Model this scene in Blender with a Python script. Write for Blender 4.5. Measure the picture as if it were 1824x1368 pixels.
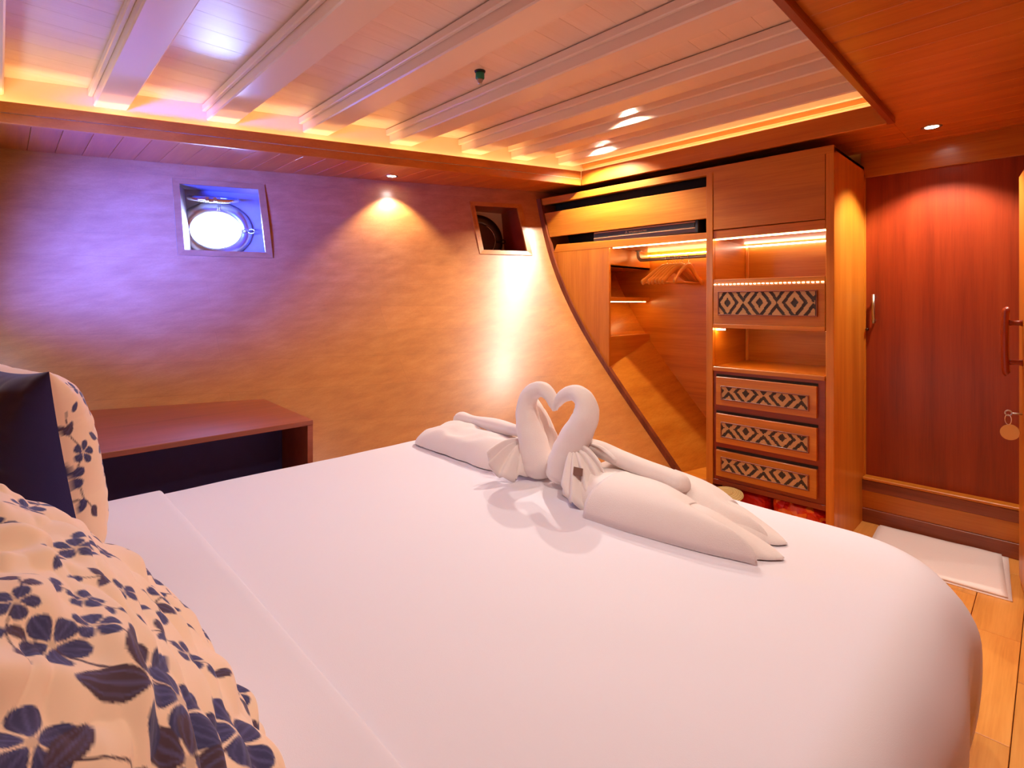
import bpy, bmesh, math, random
import numpy as np
from mathutils import Vector, Matrix, noise

random.seed(7)
sc = bpy.context.scene
for o in list(bpy.data.objects):
    bpy.data.objects.remove(o)

# ------------------------------------------------------------------ camera
CAM_Z, FPX = 1.25, 940.0
YAW = math.radians(45.84)          # view direction, measured from +X (fore-aft) towards +Y (hull side)
cam_d = bpy.data.cameras.new('camera')
cam = bpy.data.objects.new('camera', cam_d)
sc.collection.objects.link(cam)
cam.location = (0, 0, CAM_Z)
cam.rotation_euler = (math.pi / 2, 0, YAW - math.pi / 2)
cam_d.sensor_width = 36.0
cam_d.lens = 36.0 * FPX / 1824.0
cam_d.shift_y = -144.0 / 1824.0
cam_d.clip_start = 0.02
sc.camera = cam

# ------------------------------------------------------------------ world / view
w = bpy.data.worlds.new('sky')
sc.world = w
w.use_nodes = True
bg = w.node_tree.nodes['Background']
bg.inputs[0].default_value = (0.62, 0.78, 1.0, 1)
bg.inputs[1].default_value = 5.0
vs = sc.view_settings
vs.view_transform = 'Standard'
vs.look = 'None'
vs.exposure = 0.2
vs.gamma = 1.0
vs.use_curve_mapping = False
cy = sc.cycles
cy.use_denoising = True
cy.use_light_tree = False
cy.use_adaptive_sampling = True
cy.adaptive_threshold = 0.04
cy.max_bounces = 7
cy.diffuse_bounces = 5
cy.glossy_bounces = 3
cy.transparent_max_bounces = 8
cy.sample_clamp_indirect = 6.0
cy.caustics_reflective = False
cy.caustics_refractive = False

C = sc.collection
WARM = (1.0, 0.89, 0.75)
STRIP = (1.0, 0.66, 0.26)
BLUE = (0.02, 0.05, 1.0)


def light(name, kind, loc, power, color, parent=None, direction=(0, 0, -1), **kw):
    d = bpy.data.lights.new(name, kind)
    d.energy = power
    d.color = color
    for k, v in kw.items():
        setattr(d, k, v)
    o = bpy.data.objects.new(name, d)
    C.objects.link(o)
    base = Vector(parent.location) if parent else Vector((0, 0, 0))
    o.location = Vector(loc) - base
    o.rotation_euler = Vector(direction).to_track_quat('-Z', 'Y').to_euler()
    if parent:
        o.parent = parent
    return o


# daylight outside the hull porthole; plus an added lamp washing the hull blue
light('daylight_hull_porthole', 'AREA', (1.09, 4.06, 1.80), 38, (0.26, 0.40, 1.0),
      direction=(-.33, -.86, -.25), shape='DISK', size=0.36)
light('daylight_head_porthole', 'AREA', (-0.46, 3.02, 1.60), 80, BLUE,
      direction=(1, .62, .02), shape='RECTANGLE', size=0.85, size_y=0.5, spread=math.radians(66))

# ------------------------------------------------------------------ helpers


def lin(r, g=None, b=None):
    if g is None:
        r, g, b = r
    f = lambda v: ((v / 255 + .055) / 1.055) ** 2.4 if v > 10 else v / 255 / 12.92
    return (f(r), f(g), f(b), 1.0)


def new_mat(name):
    m = bpy.data.materials.new(name)
    m.use_nodes = True
    nt = m.node_tree
    p = nt.nodes['Principled BSDF']
    return m, nt, p


def N(nt, t, **kw):
    n = nt.nodes.new(t)
    for k, v in kw.items():
        if k in n.inputs:
            n.inputs[k].default_value = v
        else:
            setattr(n, k, v)
    return n


def plain(name, col, rough=.5, metal=0.0, coat=0.0, bump=0.0, bscale=200, spec=.5, sheen=0.0):
    m, nt, p = new_mat(name)
    p.inputs['Base Color'].default_value = lin(col)
    p.inputs['Roughness'].default_value = rough
    p.inputs['Metallic'].default_value = metal
    p.inputs['Coat Weight'].default_value = coat
    p.inputs['Specular IOR Level'].default_value = spec
    p.inputs['Sheen Weight'].default_value = sheen
    if bump:
        tc = N(nt, 'ShaderNodeTexCoord')
        nz = N(nt, 'ShaderNodeTexNoise', Scale=bscale, Detail=3.0)
        bp = N(nt, 'ShaderNodeBump', Strength=bump, Distance=.002)
        nt.links.new(tc.outputs['Object'], nz.inputs['Vector'])
        nt.links.new(nz.outputs[0], bp.inputs['Height'])
        nt.links.new(bp.outputs[0], p.inputs['Normal'])
    return m


def glow(name, col, strength):
    m, nt, p = new_mat(name)
    p.inputs['Base Color'].default_value = (.8, .8, .8, 1)
    p.inputs['Emission Color'].default_value = (*col, 1)
    p.inputs['Emission Strength'].default_value = strength
    return m


def wood(name, dark, mid, light_, axis='X', rough=.36, coat=.12, across=14.0, along=.9, vary=.12, spec=.5, boards=None, coat_rough=.14):
    m, nt, p = new_mat(name)
    L = nt.links.new
    tc = N(nt, 'ShaderNodeTexCoord')
    oi = N(nt, 'ShaderNodeObjectInfo')
    off = N(nt, 'ShaderNodeVectorMath', operation='SCALE')
    off.inputs[0].default_value = (17, 11, 23)
    L(oi.outputs['Random'], off.inputs['Scale'])
    add = N(nt, 'ShaderNodeVectorMath', operation='ADD')
    L(tc.outputs['Object'], add.inputs[0])
    L(off.outputs[0], add.inputs[1])
    mp = N(nt, 'ShaderNodeMapping')
    s = [across] * 3
    s['XYZ'.index(axis)] = along
    mp.inputs['Scale'].default_value = s
    L(add.outputs[0], mp.inputs['Vector'])
    n1 = N(nt, 'ShaderNodeTexNoise', Scale=1.0, Detail=5.0, Roughness=.62, Distortion=.12)
    L(mp.outputs[0], n1.inputs['Vector'])
    mp2 = N(nt, 'ShaderNodeMapping')
    s2 = [across * 14] * 3
    s2['XYZ'.index(axis)] = along * 6
    mp2.inputs['Scale'].default_value = s2
    L(add.outputs[0], mp2.inputs['Vector'])
    n2 = N(nt, 'ShaderNodeTexNoise', Scale=1.0, Detail=2.0)
    L(mp2.outputs[0], n2.inputs['Vector'])
    mx = N(nt, 'ShaderNodeMath', operation='MULTIPLY_ADD')
    mx.inputs[1].default_value = .28
    L(n2.outputs[0], mx.inputs[0])
    sub = N(nt, 'ShaderNodeMath', operation='ADD')
    sub.inputs[1].default_value = -.14
    L(n1.outputs[0], sub.inputs[0])
    L(sub.outputs[0], mx.inputs[2])
    cr = N(nt, 'ShaderNodeValToRGB')
    e = cr.color_ramp.elements
    e[0].position, e[0].color = .25, lin(dark)
    e[1].position, e[1].color = .78, lin(light_)
    k = e.new(.5)
    k.color = lin(mid)
    L(mx.outputs[0], cr.inputs[0])
    hs = N(nt, 'ShaderNodeHueSaturation')
    mr = N(nt, 'ShaderNodeMapRange')
    mr.inputs['To Min'].default_value = 1 - vary
    mr.inputs['To Max'].default_value = 1 + vary
    L(oi.outputs['Random'], mr.inputs['Value'])
    L(cr.outputs[0], hs.inputs['Color'])
    if boards:
        br = N(nt, 'ShaderNodeTexBrick', Scale=1.0)
        br.inputs['Color1'].default_value = (.95, .95, .95, 1)
        br.inputs['Color2'].default_value = (1.04, 1.04, 1.04, 1)
        br.inputs['Mortar'].default_value = (.86, .86, .86, 1)
        br.inputs['Mortar Size'].default_value = .0012
        br.inputs['Brick Width'].default_value = boards[0]
        br.inputs['Row Height'].default_value = boards[1]
        L(tc.outputs['UV'], br.inputs['Vector'])
        L(br.outputs['Color'], hs.inputs['Value'])
    else:
        L(mr.outputs[0], hs.inputs['Value'])
    L(hs.outputs[0], p.inputs['Base Color'])
    p.inputs['Roughness'].default_value = rough
    p.inputs['Coat Weight'].default_value = coat
    p.inputs['Coat Roughness'].default_value = coat_rough
    p.inputs['Specular IOR Level'].default_value = spec
    return m


M = {}
TEAK = ((172, 92, 18), (197, 116, 28), (214, 138, 46))
for ax in 'XYZ':
    M['teak' + ax] = wood('teak_' + ax, *TEAK, axis=ax)
    M['soffit' + ax] = wood('soffit_teak_' + ax, (176, 90, 20), (194, 106, 28), (208, 122, 42), axis=ax, vary=.05)
    M['mahogany' + ax] = wood('mahogany_' + ax, (118, 36, 10), (142, 48, 15), (158, 62, 24), axis=ax, rough=.34)
    M['brown' + ax] = wood('brown_' + ax, (96, 40, 20), (130, 62, 34), (152, 82, 48), axis=ax, rough=.4)
M['hull'] = wood('hull_teak', (170, 102, 44), (185, 116, 52), (199, 131, 64), axis='X', rough=.36, coat=.6, across=19, along=.4, coat_rough=.26, boards=(1.9, .155))
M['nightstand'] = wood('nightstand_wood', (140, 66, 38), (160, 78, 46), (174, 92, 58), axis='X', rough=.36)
M['floor'] = wood('floor_wood', (186, 116, 48), (218, 150, 72), (234, 172, 92), axis='X', rough=.3, across=10, vary=.1)
M['cream'] = wood('cream_paint_wood', (238, 208, 180), (242, 214, 187), (246, 219, 194), axis='X', rough=.34, coat=.3, coat_rough=.28, across=30, along=.8, vary=.03)
M['beam'] = plain('cream_gloss_paint', (240, 214, 188), .28, coat=.3, bump=.05, bscale=40)
M['cove'] = plain('cove_cream_paint', (240, 222, 186), .4)
M['lining'] = plain('porthole_lining_paint', (186, 166, 156), .5)
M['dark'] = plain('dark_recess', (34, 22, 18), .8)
M['sheet'] = plain('white_cotton_sheet', (231, 225, 236), .75, bump=.08, bscale=500, sheen=.1)
M['towel'] = plain('white_terry_towel', (244, 232, 230), .95, bump=.55, bscale=420, sheen=.3)
M['navy'] = plain('navy_cloth', (50, 46, 108), .85, bump=.15, bscale=600, sheen=.2)
M['bluepaint'] = plain('nightstand_blue_lining', (84, 74, 134), .7)  # blue haze over the shaded interior, put into the back board colour
M['steel'] = plain('brushed_steel', (190, 186, 180), .28, metal=1.0)
M['chrome'] = plain('chrome', (225, 225, 225), .12, metal=1.0)
M['gunmetal'] = plain('gunmetal', (142, 130, 126), .35, metal=.6)
M['black'] = plain('black_rubber', (26, 24, 24), .5)
M['bronze'] = plain('dark_bronze', (78, 56, 46), .4, metal=.7)
M['deadlight'] = plain('deadlight_iron', (92, 62, 50), .45, metal=.4, bump=.2, bscale=60)
M['acgrey'] = plain('air_conditioner_plastic', (96, 92, 86), .4)
M['acdark'] = plain('air_conditioner_dark_panel', (62, 64, 60), .35)
M['acline'] = plain('air_conditioner_trim_line', (198, 150, 112), .35)
M['letter'] = plain('lettering_gold', (232, 196, 140), .4)
M['hanger'] = plain('hanger_varnished_beech', (224, 150, 74), .3, coat=.3)
M['straw_tan'] = plain('woven_rattan_tan', (206, 158, 106), .6)
M['straw_dark'] = plain('woven_rattan_dark', (56, 40, 30), .6)
M['hat'] = plain('straw_weave', (206, 172, 108), .7)
def coiled():
    m, nt, p = new_mat('coiled_straw')
    tc = N(nt, 'ShaderNodeTexCoord')
    wv = N(nt, 'ShaderNodeTexWave', wave_type='RINGS', rings_direction='Z', Scale=48.0, Distortion=.4)
    cr = N(nt, 'ShaderNodeValToRGB')
    cr.color_ramp.elements[0].color = lin(150, 108, 52)
    cr.color_ramp.elements[1].color = lin(222, 190, 124)
    nt.links.new(tc.outputs['Object'], wv.inputs['Vector'])
    nt.links.new(wv.outputs['Color'], cr.inputs[0])
    nt.links.new(cr.outputs[0], p.inputs['Base Color'])
    p.inputs['Roughness'].default_value = .7
    return m


M['hat'] = coiled()
M['red'] = plain('red_nylon', (206, 24, 12), .5, bump=.2, bscale=90)
M['orange'] = plain('orange_red_nylon', (226, 62, 24), .45, bump=.2, bscale=60)
M['green'] = plain('green_enamel', (24, 120, 92), .35)
M['brass'] = plain('brass', (214, 164, 74), .3, metal=1.0)
M['tagwood'] = plain('tag_wood', (212, 164, 86), .45)
M['mat'] = plain('white_bath_mat', (246, 238, 236), .95, bump=.6, bscale=300)
M['tagbrown'] = plain('care_tag_brown', (124, 84, 74), .7)
M['led'] = glow('led_strip_warm', STRIP, 34.0)
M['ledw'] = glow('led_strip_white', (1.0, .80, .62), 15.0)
M['ledcove'] = glow('cove_led_warm', (1.0, .74, .40), 14.0)
M['bulb'] = glow('downlight_lens', (1.0, .93, .86), 30.0)


def empty(name, loc=(0, 0, 0), label=None, cat=None, group=None, kind=None, parent=None):
    o = bpy.data.objects.new(name, None)
    o.empty_display_size = .05
    C.objects.link(o)
    o.location = loc
    if parent:
        o.parent = parent
    return tag(o, label, cat, group, kind)


def tag(o, label=None, cat=None, group=None, kind=None):
    if label:
        o['label'] = label
    if cat:
        o['category'] = cat
    if group:
        o['group'] = group
    if kind:
        o['kind'] = kind
    return o


def wpos(o):
    v = Vector((0, 0, 0))
    while o:
        v += Vector(o.location)
        o = o.parent
    return v


def mesh(name, verts, faces, mat, parent=None, smooth=False, label=None, local=False, uv=None):
    """verts are world coordinates unless local; the object hangs under parent with no extra transform."""
    me = bpy.data.meshes.new(name)
    off = Vector((0, 0, 0)) if (local or parent is None) else wpos(parent)
    me.from_pydata([tuple(Vector(v) - off) for v in verts], [], faces)
    mats = mat if isinstance(mat, (list, tuple)) else [mat]
    for m in mats:
        me.materials.append(M[m] if isinstance(m, str) else m)
    if smooth:
        me.polygons.foreach_set('use_smooth', [True] * len(me.polygons))
    if uv is not None:
        ul = me.uv_layers.new(name='UVMap')
        for lp in me.loops:
            ul.data[lp.index].uv = uv[lp.vertex_index]
    bm = bmesh.new()
    bm.from_mesh(me)
    bmesh.ops.recalc_face_normals(bm, faces=bm.faces)
    bm.to_mesh(me)
    bm.free()
    me.update()
    o = bpy.data.objects.new(name, me)
    C.objects.link(o)
    if parent:
        o.parent = parent
    if label:
        o['label'] = label
    return o


def bevel_mesh(o, wdt, seg=2, smooth=True):
    bm = bmesh.new()
    bm.from_mesh(o.data)
    bmesh.ops.bevel(bm, geom=list(bm.edges), offset=wdt, segments=seg, affect='EDGES', profile=.5)
    bm.to_mesh(o.data)
    bm.free()
    return o


BOXF = [(0, 1, 3, 2), (4, 6, 7, 5), (0, 4, 5, 1), (2, 3, 7, 6), (0, 2, 6, 4), (1, 5, 7, 3)]


def box(name, x, y, z, mat, parent=None, bev=.002, seg=1, label=None, local=False):
    v = [(a, b, c) for a in x for b in y for c in z]
    o = mesh(name, v, BOXF, mat, parent, label=label, local=local)
    if bev:
        bevel_mesh(o, min(bev, .45 * min(abs(x[1] - x[0]), abs(y[1] - y[0]), abs(z[1] - z[0]))), seg)
    return o


def prism(name, poly, z0, z1, mat, parent=None, bev=.002, label=None):
    """horizontal polygon (x, y) extruded between two heights"""
    n = len(poly)
    v = [(p[0], p[1], z0) for p in poly] + [(p[0], p[1], z1) for p in poly]
    f = [tuple(range(n))[::-1], tuple(range(n, 2 * n))] + [(i, (i + 1) % n, n + (i + 1) % n, n + i) for i in range(n)]
    o = mesh(name, v, f, mat, parent, label=label)
    if bev:
        bevel_mesh(o, bev, 1)
    return o


def prismx(name, poly, x0, x1, mat, parent=None, bev=0.0, label=None):
    """polygon in the (y, z) plane extruded along X"""
    n = len(poly)
    v = [(x0, p[0], p[1]) for p in poly] + [(x1, p[0], p[1]) for p in poly]
    f = [tuple(range(n)), tuple(range(n, 2 * n))[::-1]] + [(i, (i + 1) % n, n + (i + 1) % n, n + i) for i in range(n)]
    o = mesh(name, v, f, mat, parent, label=label)
    if bev:
        bevel_mesh(o, bev, 1)
    return o


def tube_data(path, radii, n=12, flat=1.0, up=Vector((0, 0, 1)), ridge=None):
    """swept tube: radii per point (scalar or (a, b)); returns verts, faces, capped"""
    P = [Vector(p) for p in path]
    v, f = [], []
    t0 = (P[1] - P[0]).normalized()
    nrm = up - t0 * up.dot(t0)
    if nrm.length < 1e-3:
        nrm = Vector((1, 0, 0)) - t0 * t0.x
    nrm.normalize()
    for i, p in enumerate(P):
        t = (P[min(i + 1, len(P) - 1)] - P[max(i - 1, 0)]).normalized()
        nrm = (nrm - t * nrm.dot(t)).normalized()
        b = t.cross(nrm)
        r = radii[i] if isinstance(radii, (list, tuple)) else radii
        ra, rb = r if isinstance(r, (list, tuple)) else (r, r * flat)
        for k in range(n):
            a = 2 * math.pi * k / n
            q = 1.0 if ridge is None else ridge(i / (len(P) - 1), a)
            v.append(p + nrm * math.sin(a) * ra * q + b * math.cos(a) * rb * q)
    for i in range(len(P) - 1):
        for k in range(n):
            f.append((i * n + k, i * n + (k + 1) % n, (i + 1) * n + (k + 1) % n, (i + 1) * n + k))
    f.append(tuple(range(n))[::-1])
    f.append(tuple(range((len(P) - 1) * n, len(P) * n)))
    return v, f


def tube(name, path, radii, mat, parent=None, n=12, smooth=True, label=None, local=False, **kw):
    v, f = tube_data(path, radii, n, **kw)
    return mesh(name, v, f, mat, parent, smooth=smooth, label=label, local=local)


def spline(pts, m=8):
    """Catmull-Rom resampling of points (any dimension)"""
    P = [np.array(p, float) for p in pts]
    P = [2 * P[0] - P[1]] + P + [2 * P[-1] - P[-2]]
    out = []
    for i in range(1, len(P) - 2):
        for k in range(m):
            t = k / m
            a, b, c, d = P[i - 1], P[i], P[i + 1], P[i + 2]
            out.append(.5 * ((2 * b) + (c - a) * t + (2 * a - 5 * b + 4 * c - d) * t * t + (3 * b - a - 3 * c + d) * t ** 3))
    out.append(P[-2])
    return out


def lathe(name, prof, mat, parent=None, axis_pt=(0, 0, 0), n=24, direction=(0, 0, 1), smooth=True, label=None, local=False):
    """prof: (radius, height) pairs about an axis through axis_pt"""
    q = Vector(direction).to_track_quat('Z', 'Y')
    v, f = [], []
    for r, h in prof:
        for k in range(n):
            a = 2 * math.pi * k / n
            v.append(Vector(axis_pt) + q @ Vector((r * math.cos(a), r * math.sin(a), h)))
    for i in range(len(prof) - 1):
        for k in range(n):
            f.append((i * n + k, i * n + (k + 1) % n, (i + 1) * n + (k + 1) % n, (i + 1) * n + k))
    if prof[0][0] > 1e-5:
        f.append(tuple(range(n))[::-1])
    if prof[-1][0] > 1e-5:
        f.append(tuple(range((len(prof) - 1) * n, len(prof) * n)))
    o = mesh(name, v, f, mat, parent, smooth=smooth, label=label, local=local)
    return o


def disp(o, amp, scale, seed=0.0):
    me = o.data
    for vv in me.vertices:
        q = vv.co * scale + Vector((seed, seed * 1.7, -seed))
        vv.co += vv.normal * amp * noise.noise(q)
    me.update()


# ------------------------------------------------------------------ hull shape
PROF = np.array([[0.0, 1.455], [.223, 1.65], [.547, 1.932], [.769, 2.133], [1.01, 2.326], [1.291, 2.507], [1.547, 2.645], [1.81, 2.731], [2.057, 2.801], [2.2, 2.835]])
PFIT = np.polyfit(PROF[:, 0], PROF[:, 1], 5)


def htop(x):
    return 4.143 - .36 * x - .026 * x * x


def prof(z):
    return float(np.polyval(PFIT, z))


def hull(x, z):
    return prof(z) + htop(x) - htop(3.0)


def hull_in(x, z):      # the liner inside the wardrobe
    return prof(z) - .25 * (x - 3.0)


SOF = 2.12              # underside of the lowered ceiling
CEIL = 2.335            # underside of the raised ceiling
trim_y = lambda x: 3.418 - .355 * x   # inner face of the lip board along the hull
XL, XW, XD = -.36, 3.0, 3.6           # head wall, wardrobe front, door wall
YS = -.80                             # side wall behind the camera

# ------------------------------------------------------------------ structure: hull wall with two square porthole recesses
W1 = dict(x=(.80, 1.21), z=(1.572, 1.992))
W2 = dict(x=(2.535, 2.835), z=(1.640, 1.975))
hull_w = lambda x, z: hull(x, z) if x <= XW else hull_in(x, z) + .012
xs = sorted(set(list(np.round(np.linspace(XL, XW, 34), 3)) + [3.2, 3.4, XD + .05] + list(W1['x']) + list(W2['x'])))
zs = sorted(set(list(np.round(np.linspace(0, 2.16, 28), 3)) + list(W1['z']) + list(W2['z'])))
vv, uvs, ff = [], [], []
for x in xs:
    for z in zs:
        vv.append((x, hull_w(x, z), z))
        uvs.append((x * 1.07, z + .12 * (z - 1) ** 2))
nz = len(zs)
inside = lambda x, z: any(W['x'][0] < x < W['x'][1] and W['z'][0] < z < W['z'][1] for W in (W1, W2))
for i in range(len(xs) - 1):
    for k in range(nz - 1):
        if not inside((xs[i] + xs[i + 1]) / 2, (zs[k] + zs[k + 1]) / 2):
            ff.append((i * nz + k, (i + 1) * nz + k, (i + 1) * nz + k + 1, i * nz + k + 1))
wh = mesh('wall_hull', vv, ff, 'hull', smooth=True, uv=uvs)
tag(wh, 'curved honey teak hull wall', kind='structure')


def wall(name, x, y, z, mat='teakZ', label=None):
    o = box(name, x, y, z, mat, bev=0)
    return tag(o, label, kind='structure')


# head wall with an added, unseen opening for the blue wash lamp, side wall
wall('wall_head', (XL - .06, XL), (YS, 2.55), (0, 2.4))
wall('wall_head', (XL - .06, XL), (3.5, 4.5), (0, 2.4))
wall('wall_head', (XL - .06, XL), (2.55, 3.5), (0, 1.3))
wall('wall_head', (XL - .06, XL), (2.55, 3.5), (1.9, 2.4))
w3 = empty('window_3', (XL, 3.02, 1.3), kind='structure')
for y_, z_ in (((2.53, 2.57), (1.28, 1.92)), ((3.48, 3.52), (1.28, 1.92)), ((2.57, 3.48), (1.28, 1.32)), ((2.57, 3.48), (1.88, 1.92))):
    box('window_frame', (XL - .065, XL + .015), y_, z_, 'teakY', w3)
wall('wall_side', (XL, 3.7), (YS - .06, YS), (0, 2.4))
wall('wall_back', (XD + .03, XD + .09), (.70, 3.3), (0, 2.4))

# ------------------------------------------------------------------ portholes


def porthole(n, W, frame_w, depth, nx, ring_c, a, b, open_):
    """square recess through the hull ending in a plate with a round port; nx = outward horizontal direction"""
    d = Vector((nx[0], nx[1], 0)).normalized()
    s = Vector((d.y, -d.x, 0))
    (x0, x1), (z0, z1) = W['x'], W['z']
    root = empty('window_%d' % n, (x0, hull(x0, z0), z0), kind='structure')
    C4 = [Vector((x, hull(x, z), z)) for x, z in ((x0, z0), (x1, z0), (x1, z1), (x0, z1))]
    # plate plane: vertical, at depth from the mid of the opening
    pc = sum(C4, Vector()) / 4 + d * depth

    def onplate(p):
        k = (pc - p).dot(d)
        return p + d * k
    back = [onplate(p) for p in C4]
    lin_m = 'lining' if open_ else 'mahoganyY'
    names = ('lining_sill', 'lining_side', 'lining_head', 'lining_side')
    for i in range(4):
        j = (i + 1) % 4
        q = [C4[i], C4[j], back[j], back[i]]
        out = (C4[i] + C4[j]) / 2 - (sum(C4, Vector()) / 4)
        out.y *= .2
        out = out.normalized() * .02
        mesh(names[i], q + [p + out for p in q], [(0, 1, 2, 3), (7, 6, 5, 4), (0, 4, 5, 1), (1, 5, 6, 2), (2, 6, 7, 3), (3, 7, 4, 0)], lin_m, root)
    # frame flush round the opening, slightly proud of the hull
    fw = frame_w

    def hp(x, z, o=.006):
        return Vector((x, hull(x, z) - o, z))
    o4 = [(x0 - fw, z0 - fw), (x1 + fw, z0 - fw), (x1 + fw, z1 + fw), (x0 - fw, z1 + fw)]
    i4 = [(x0, z0), (x1, z0), (x1, z1), (x0, z1)]
    for i in range(4):
        j = (i + 1) % 4
        q = [hp(*o4[i]), hp(*o4[j]), hp(*i4[j]), hp(*i4[i])]
        r = [p + Vector((0, .012, 0)) for p in q]
        o = mesh('frame_rail', q + r, [(0, 1, 2, 3), (7, 6, 5, 4), (0, 4, 5, 1), (1, 5, 6, 2), (2, 6, 7, 3), (3, 7, 4, 0)],
                 'hull' if open_ else 'teakX', root)
    # back plate with an elliptical hole
    rc = onplate(Vector(ring_c))
    n_ = 48
    v, f = [], []
    hw = max(abs((p - rc).dot(s)) for p in back) + .25
    hh = .42
    for k in range(n_):
        t = 2 * math.pi * k / n_
        ct, st = math.cos(t), math.sin(t)
        v.append(rc + s * a * ct + Vector((0, 0, b * st)))
        m_ = max(abs(ct), abs(st))
        v.append(rc + s * hw * ct / m_ + Vector((0, 0, hh * st / m_)))
    for k in range(n_):
        f.append((2 * k, 2 * k + 1, (2 * k + 3) % (2 * n_), (2 * k + 2) % (2 * n_)))
    mesh('hull_plate', v, f, plain('porthole_plate_paint', (150, 130, 122) if open_ else (240, 214, 188), .5), root)
    # bolted ring
    path = [rc - d * .012 + s * (a + .032) * math.cos(t) + Vector((0, 0, (b + .032) * math.sin(t))) for t in np.linspace(0, 2 * math.pi, 49)]
    tube('porthole_ring', path, [(.014, .036)] * 49, 'steel' if open_ else 'bronze', root, n=10, up=Vector((d.x, d.y, 0)))
    # latch: eye bolt on the right
    lp = rc + s * (a + .062) - d * .03
    ring = [lp + s * .020 * math.cos(t) + Vector((0, 0, .014 * math.sin(t))) - d * .006 * math.cos(t) for t in np.linspace(0, 2 * math.pi, 17)]
    tube('latch_eye', ring, .005, 'chrome' if open_ else 'bronze', root, n=8)
    tube('latch_bolt', [lp - s * .05, lp - s * .018], .007, 'chrome' if open_ else 'bronze', root, n=8)
    return root, rc, d, s, a, b


r1, rc, d1, s1, a1, b1 = porthole(1, W1, .035, .24, (.36, .93), (1.035, 3.89, 1.735), .150, .120, True)
# the glazed port is hinged open, lying level under the recess head
hc = rc - d1 * .115 + Vector((0, 0, .185))
lid = empty('glazed_port', hc, parent=None)
lid.parent = r1
lid.location = hc - Vector(r1.location)
path = [s1 * .142 * math.cos(t) + d1 * .118 * math.sin(t) + Vector((0, 0, .03 * math.sin(t))) for t in np.linspace(0, 2 * math.pi, 41)]
tube('port_rim', path, [(.012, .012)] * 41, 'chrome', lid, n=8, local=True)
gl, nt, p = new_mat('port_glass')
p.inputs['Base Color'].default_value = (.85, .93, 1, 1)
p.inputs['Roughness'].default_value = .35
p.inputs['Transmission Weight'].default_value = .3
M['glass'] = gl
mesh('port_pane', [s1 * .14 * math.cos(t) + d1 * .116 * math.sin(t) + Vector((0, 0, .03 * math.sin(t))) for t in np.linspace(0, 2 * math.pi, 40, endpoint=False)],
     [tuple(range(40))], 'glass', lid, local=True)
for q in (-.022, .022):
    v = [s1 * (q + a_) + d1 * (-.128 + b_) + Vector((0, 0, -.034 + c_)) for a_ in (-.009, .009) for b_ in (-.014, .014) for c_ in (-.004, .022)]
    mesh('hinge_lug', v, BOXF, 'chrome', lid, local=True)
for q in (.01, .022):
    tube('catch_pin', [rc + s1 * (q) - d1 * .03 + Vector((0, 0, .128)), rc + s1 * (q + .004) - d1 * .03 + Vector((0, 0, .165))], .004, 'chrome', r1, n=6)

r2, rc2, d2, s2, a2, b2 = porthole(2, W2, .032, .30, (.30, .954), (2.70, 3.14, 1.745), .150, .135, False)
v = [rc2 + d2 * .004 + s2 * a2 * math.cos(t) * 1.02 + Vector((0, 0, b2 * 1.02 * math.sin(t))) for t in np.linspace(0, 2 * math.pi, 40, endpoint=False)]
v += [p_ - d2 * .014 for p_ in v]
mesh('deadlight_cover', v, [tuple(range(40, 80)), tuple(range(40))[::-1]] + [(k, (k + 1) % 40, 40 + (k + 1) % 40, 40 + k) for k in range(40)], 'deadlight', r2)
path = [rc2 - d2 * .02 + s2 * (a2 - .002) * math.cos(t) + Vector((0, 0, (b2 - .002) * math.sin(t))) for t in np.linspace(-1.9, 1.1, 30)]
tube('seal_rim', path, .004, 'chrome', r2, n=8)
# ------------------------------------------------------------------ floor
fl = box('floor', (XL, 3.75), (YS, 3.2), (-.06, -.012), 'brownX', bev=0)
tag(fl, 'warm honey plank floor', kind='structure')
y = YS
k = 0
while y < 1.5:
    x = XL - (k * .37) % .66
    yw = .148
    while x < XD:
        x0_, x1_ = max(x, XL), min(x + .66, XD)
        if x1_ - x0_ > .03 and x1_ > (.9 if y < .75 else 1.7):
            box('plank', (x0_ + .0012, x1_ - .0012), (y + .0012, y + yw - .0012), (-.012, 0), 'floor', fl, bev=.0012)
        x += .66
    y += yw
    k += 1

# ------------------------------------------------------------------ raised ceiling: cream boards and beams
cl = box('ceiling', (XL, XD), (.3, 4.6), (CEIL + .012, CEIL + .05), 'cove', bev=0)
tag(cl, 'raised cream board ceiling', kind='structure')
cove_y = lambda x: trim_y(x) + .10
y = .42
while y < 3.75:
    yw = .128
    xe = min(XD - .4, (3.52 - y) / .355 + .25) if y > 2.3 else 3.12
    if xe > XL + .05:
        box('board', (XL, min(xe, 3.12)), (y + .0002, y + yw - .0002), (CEIL, CEIL + .013), 'cream', cl, bev=.0008)
    y += yw
BEAMS = [-.12, .34, .81, 1.27, 1.745, 2.19, 2.53, 2.88]
for i, x in enumerate(BEAMS):
    bw = .135 if i < 6 else .12
    zb = 2.245
    ya, yb = cove_y(x), cove_y(x + bw)
    b_ = prism('beam', [(x, .50), (x + bw, .50), (x + bw, yb), (x, ya)], zb, CEIL, 'beam', cl, bev=.006)
    ym = cove_y(x - .018)
    prism('beam_moulding', [(x - .020, .50), (x, .50), (x, ya), (x - .020, ym)], CEIL - .042, CEIL - .004, 'beam', b_, bev=.004)

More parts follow.
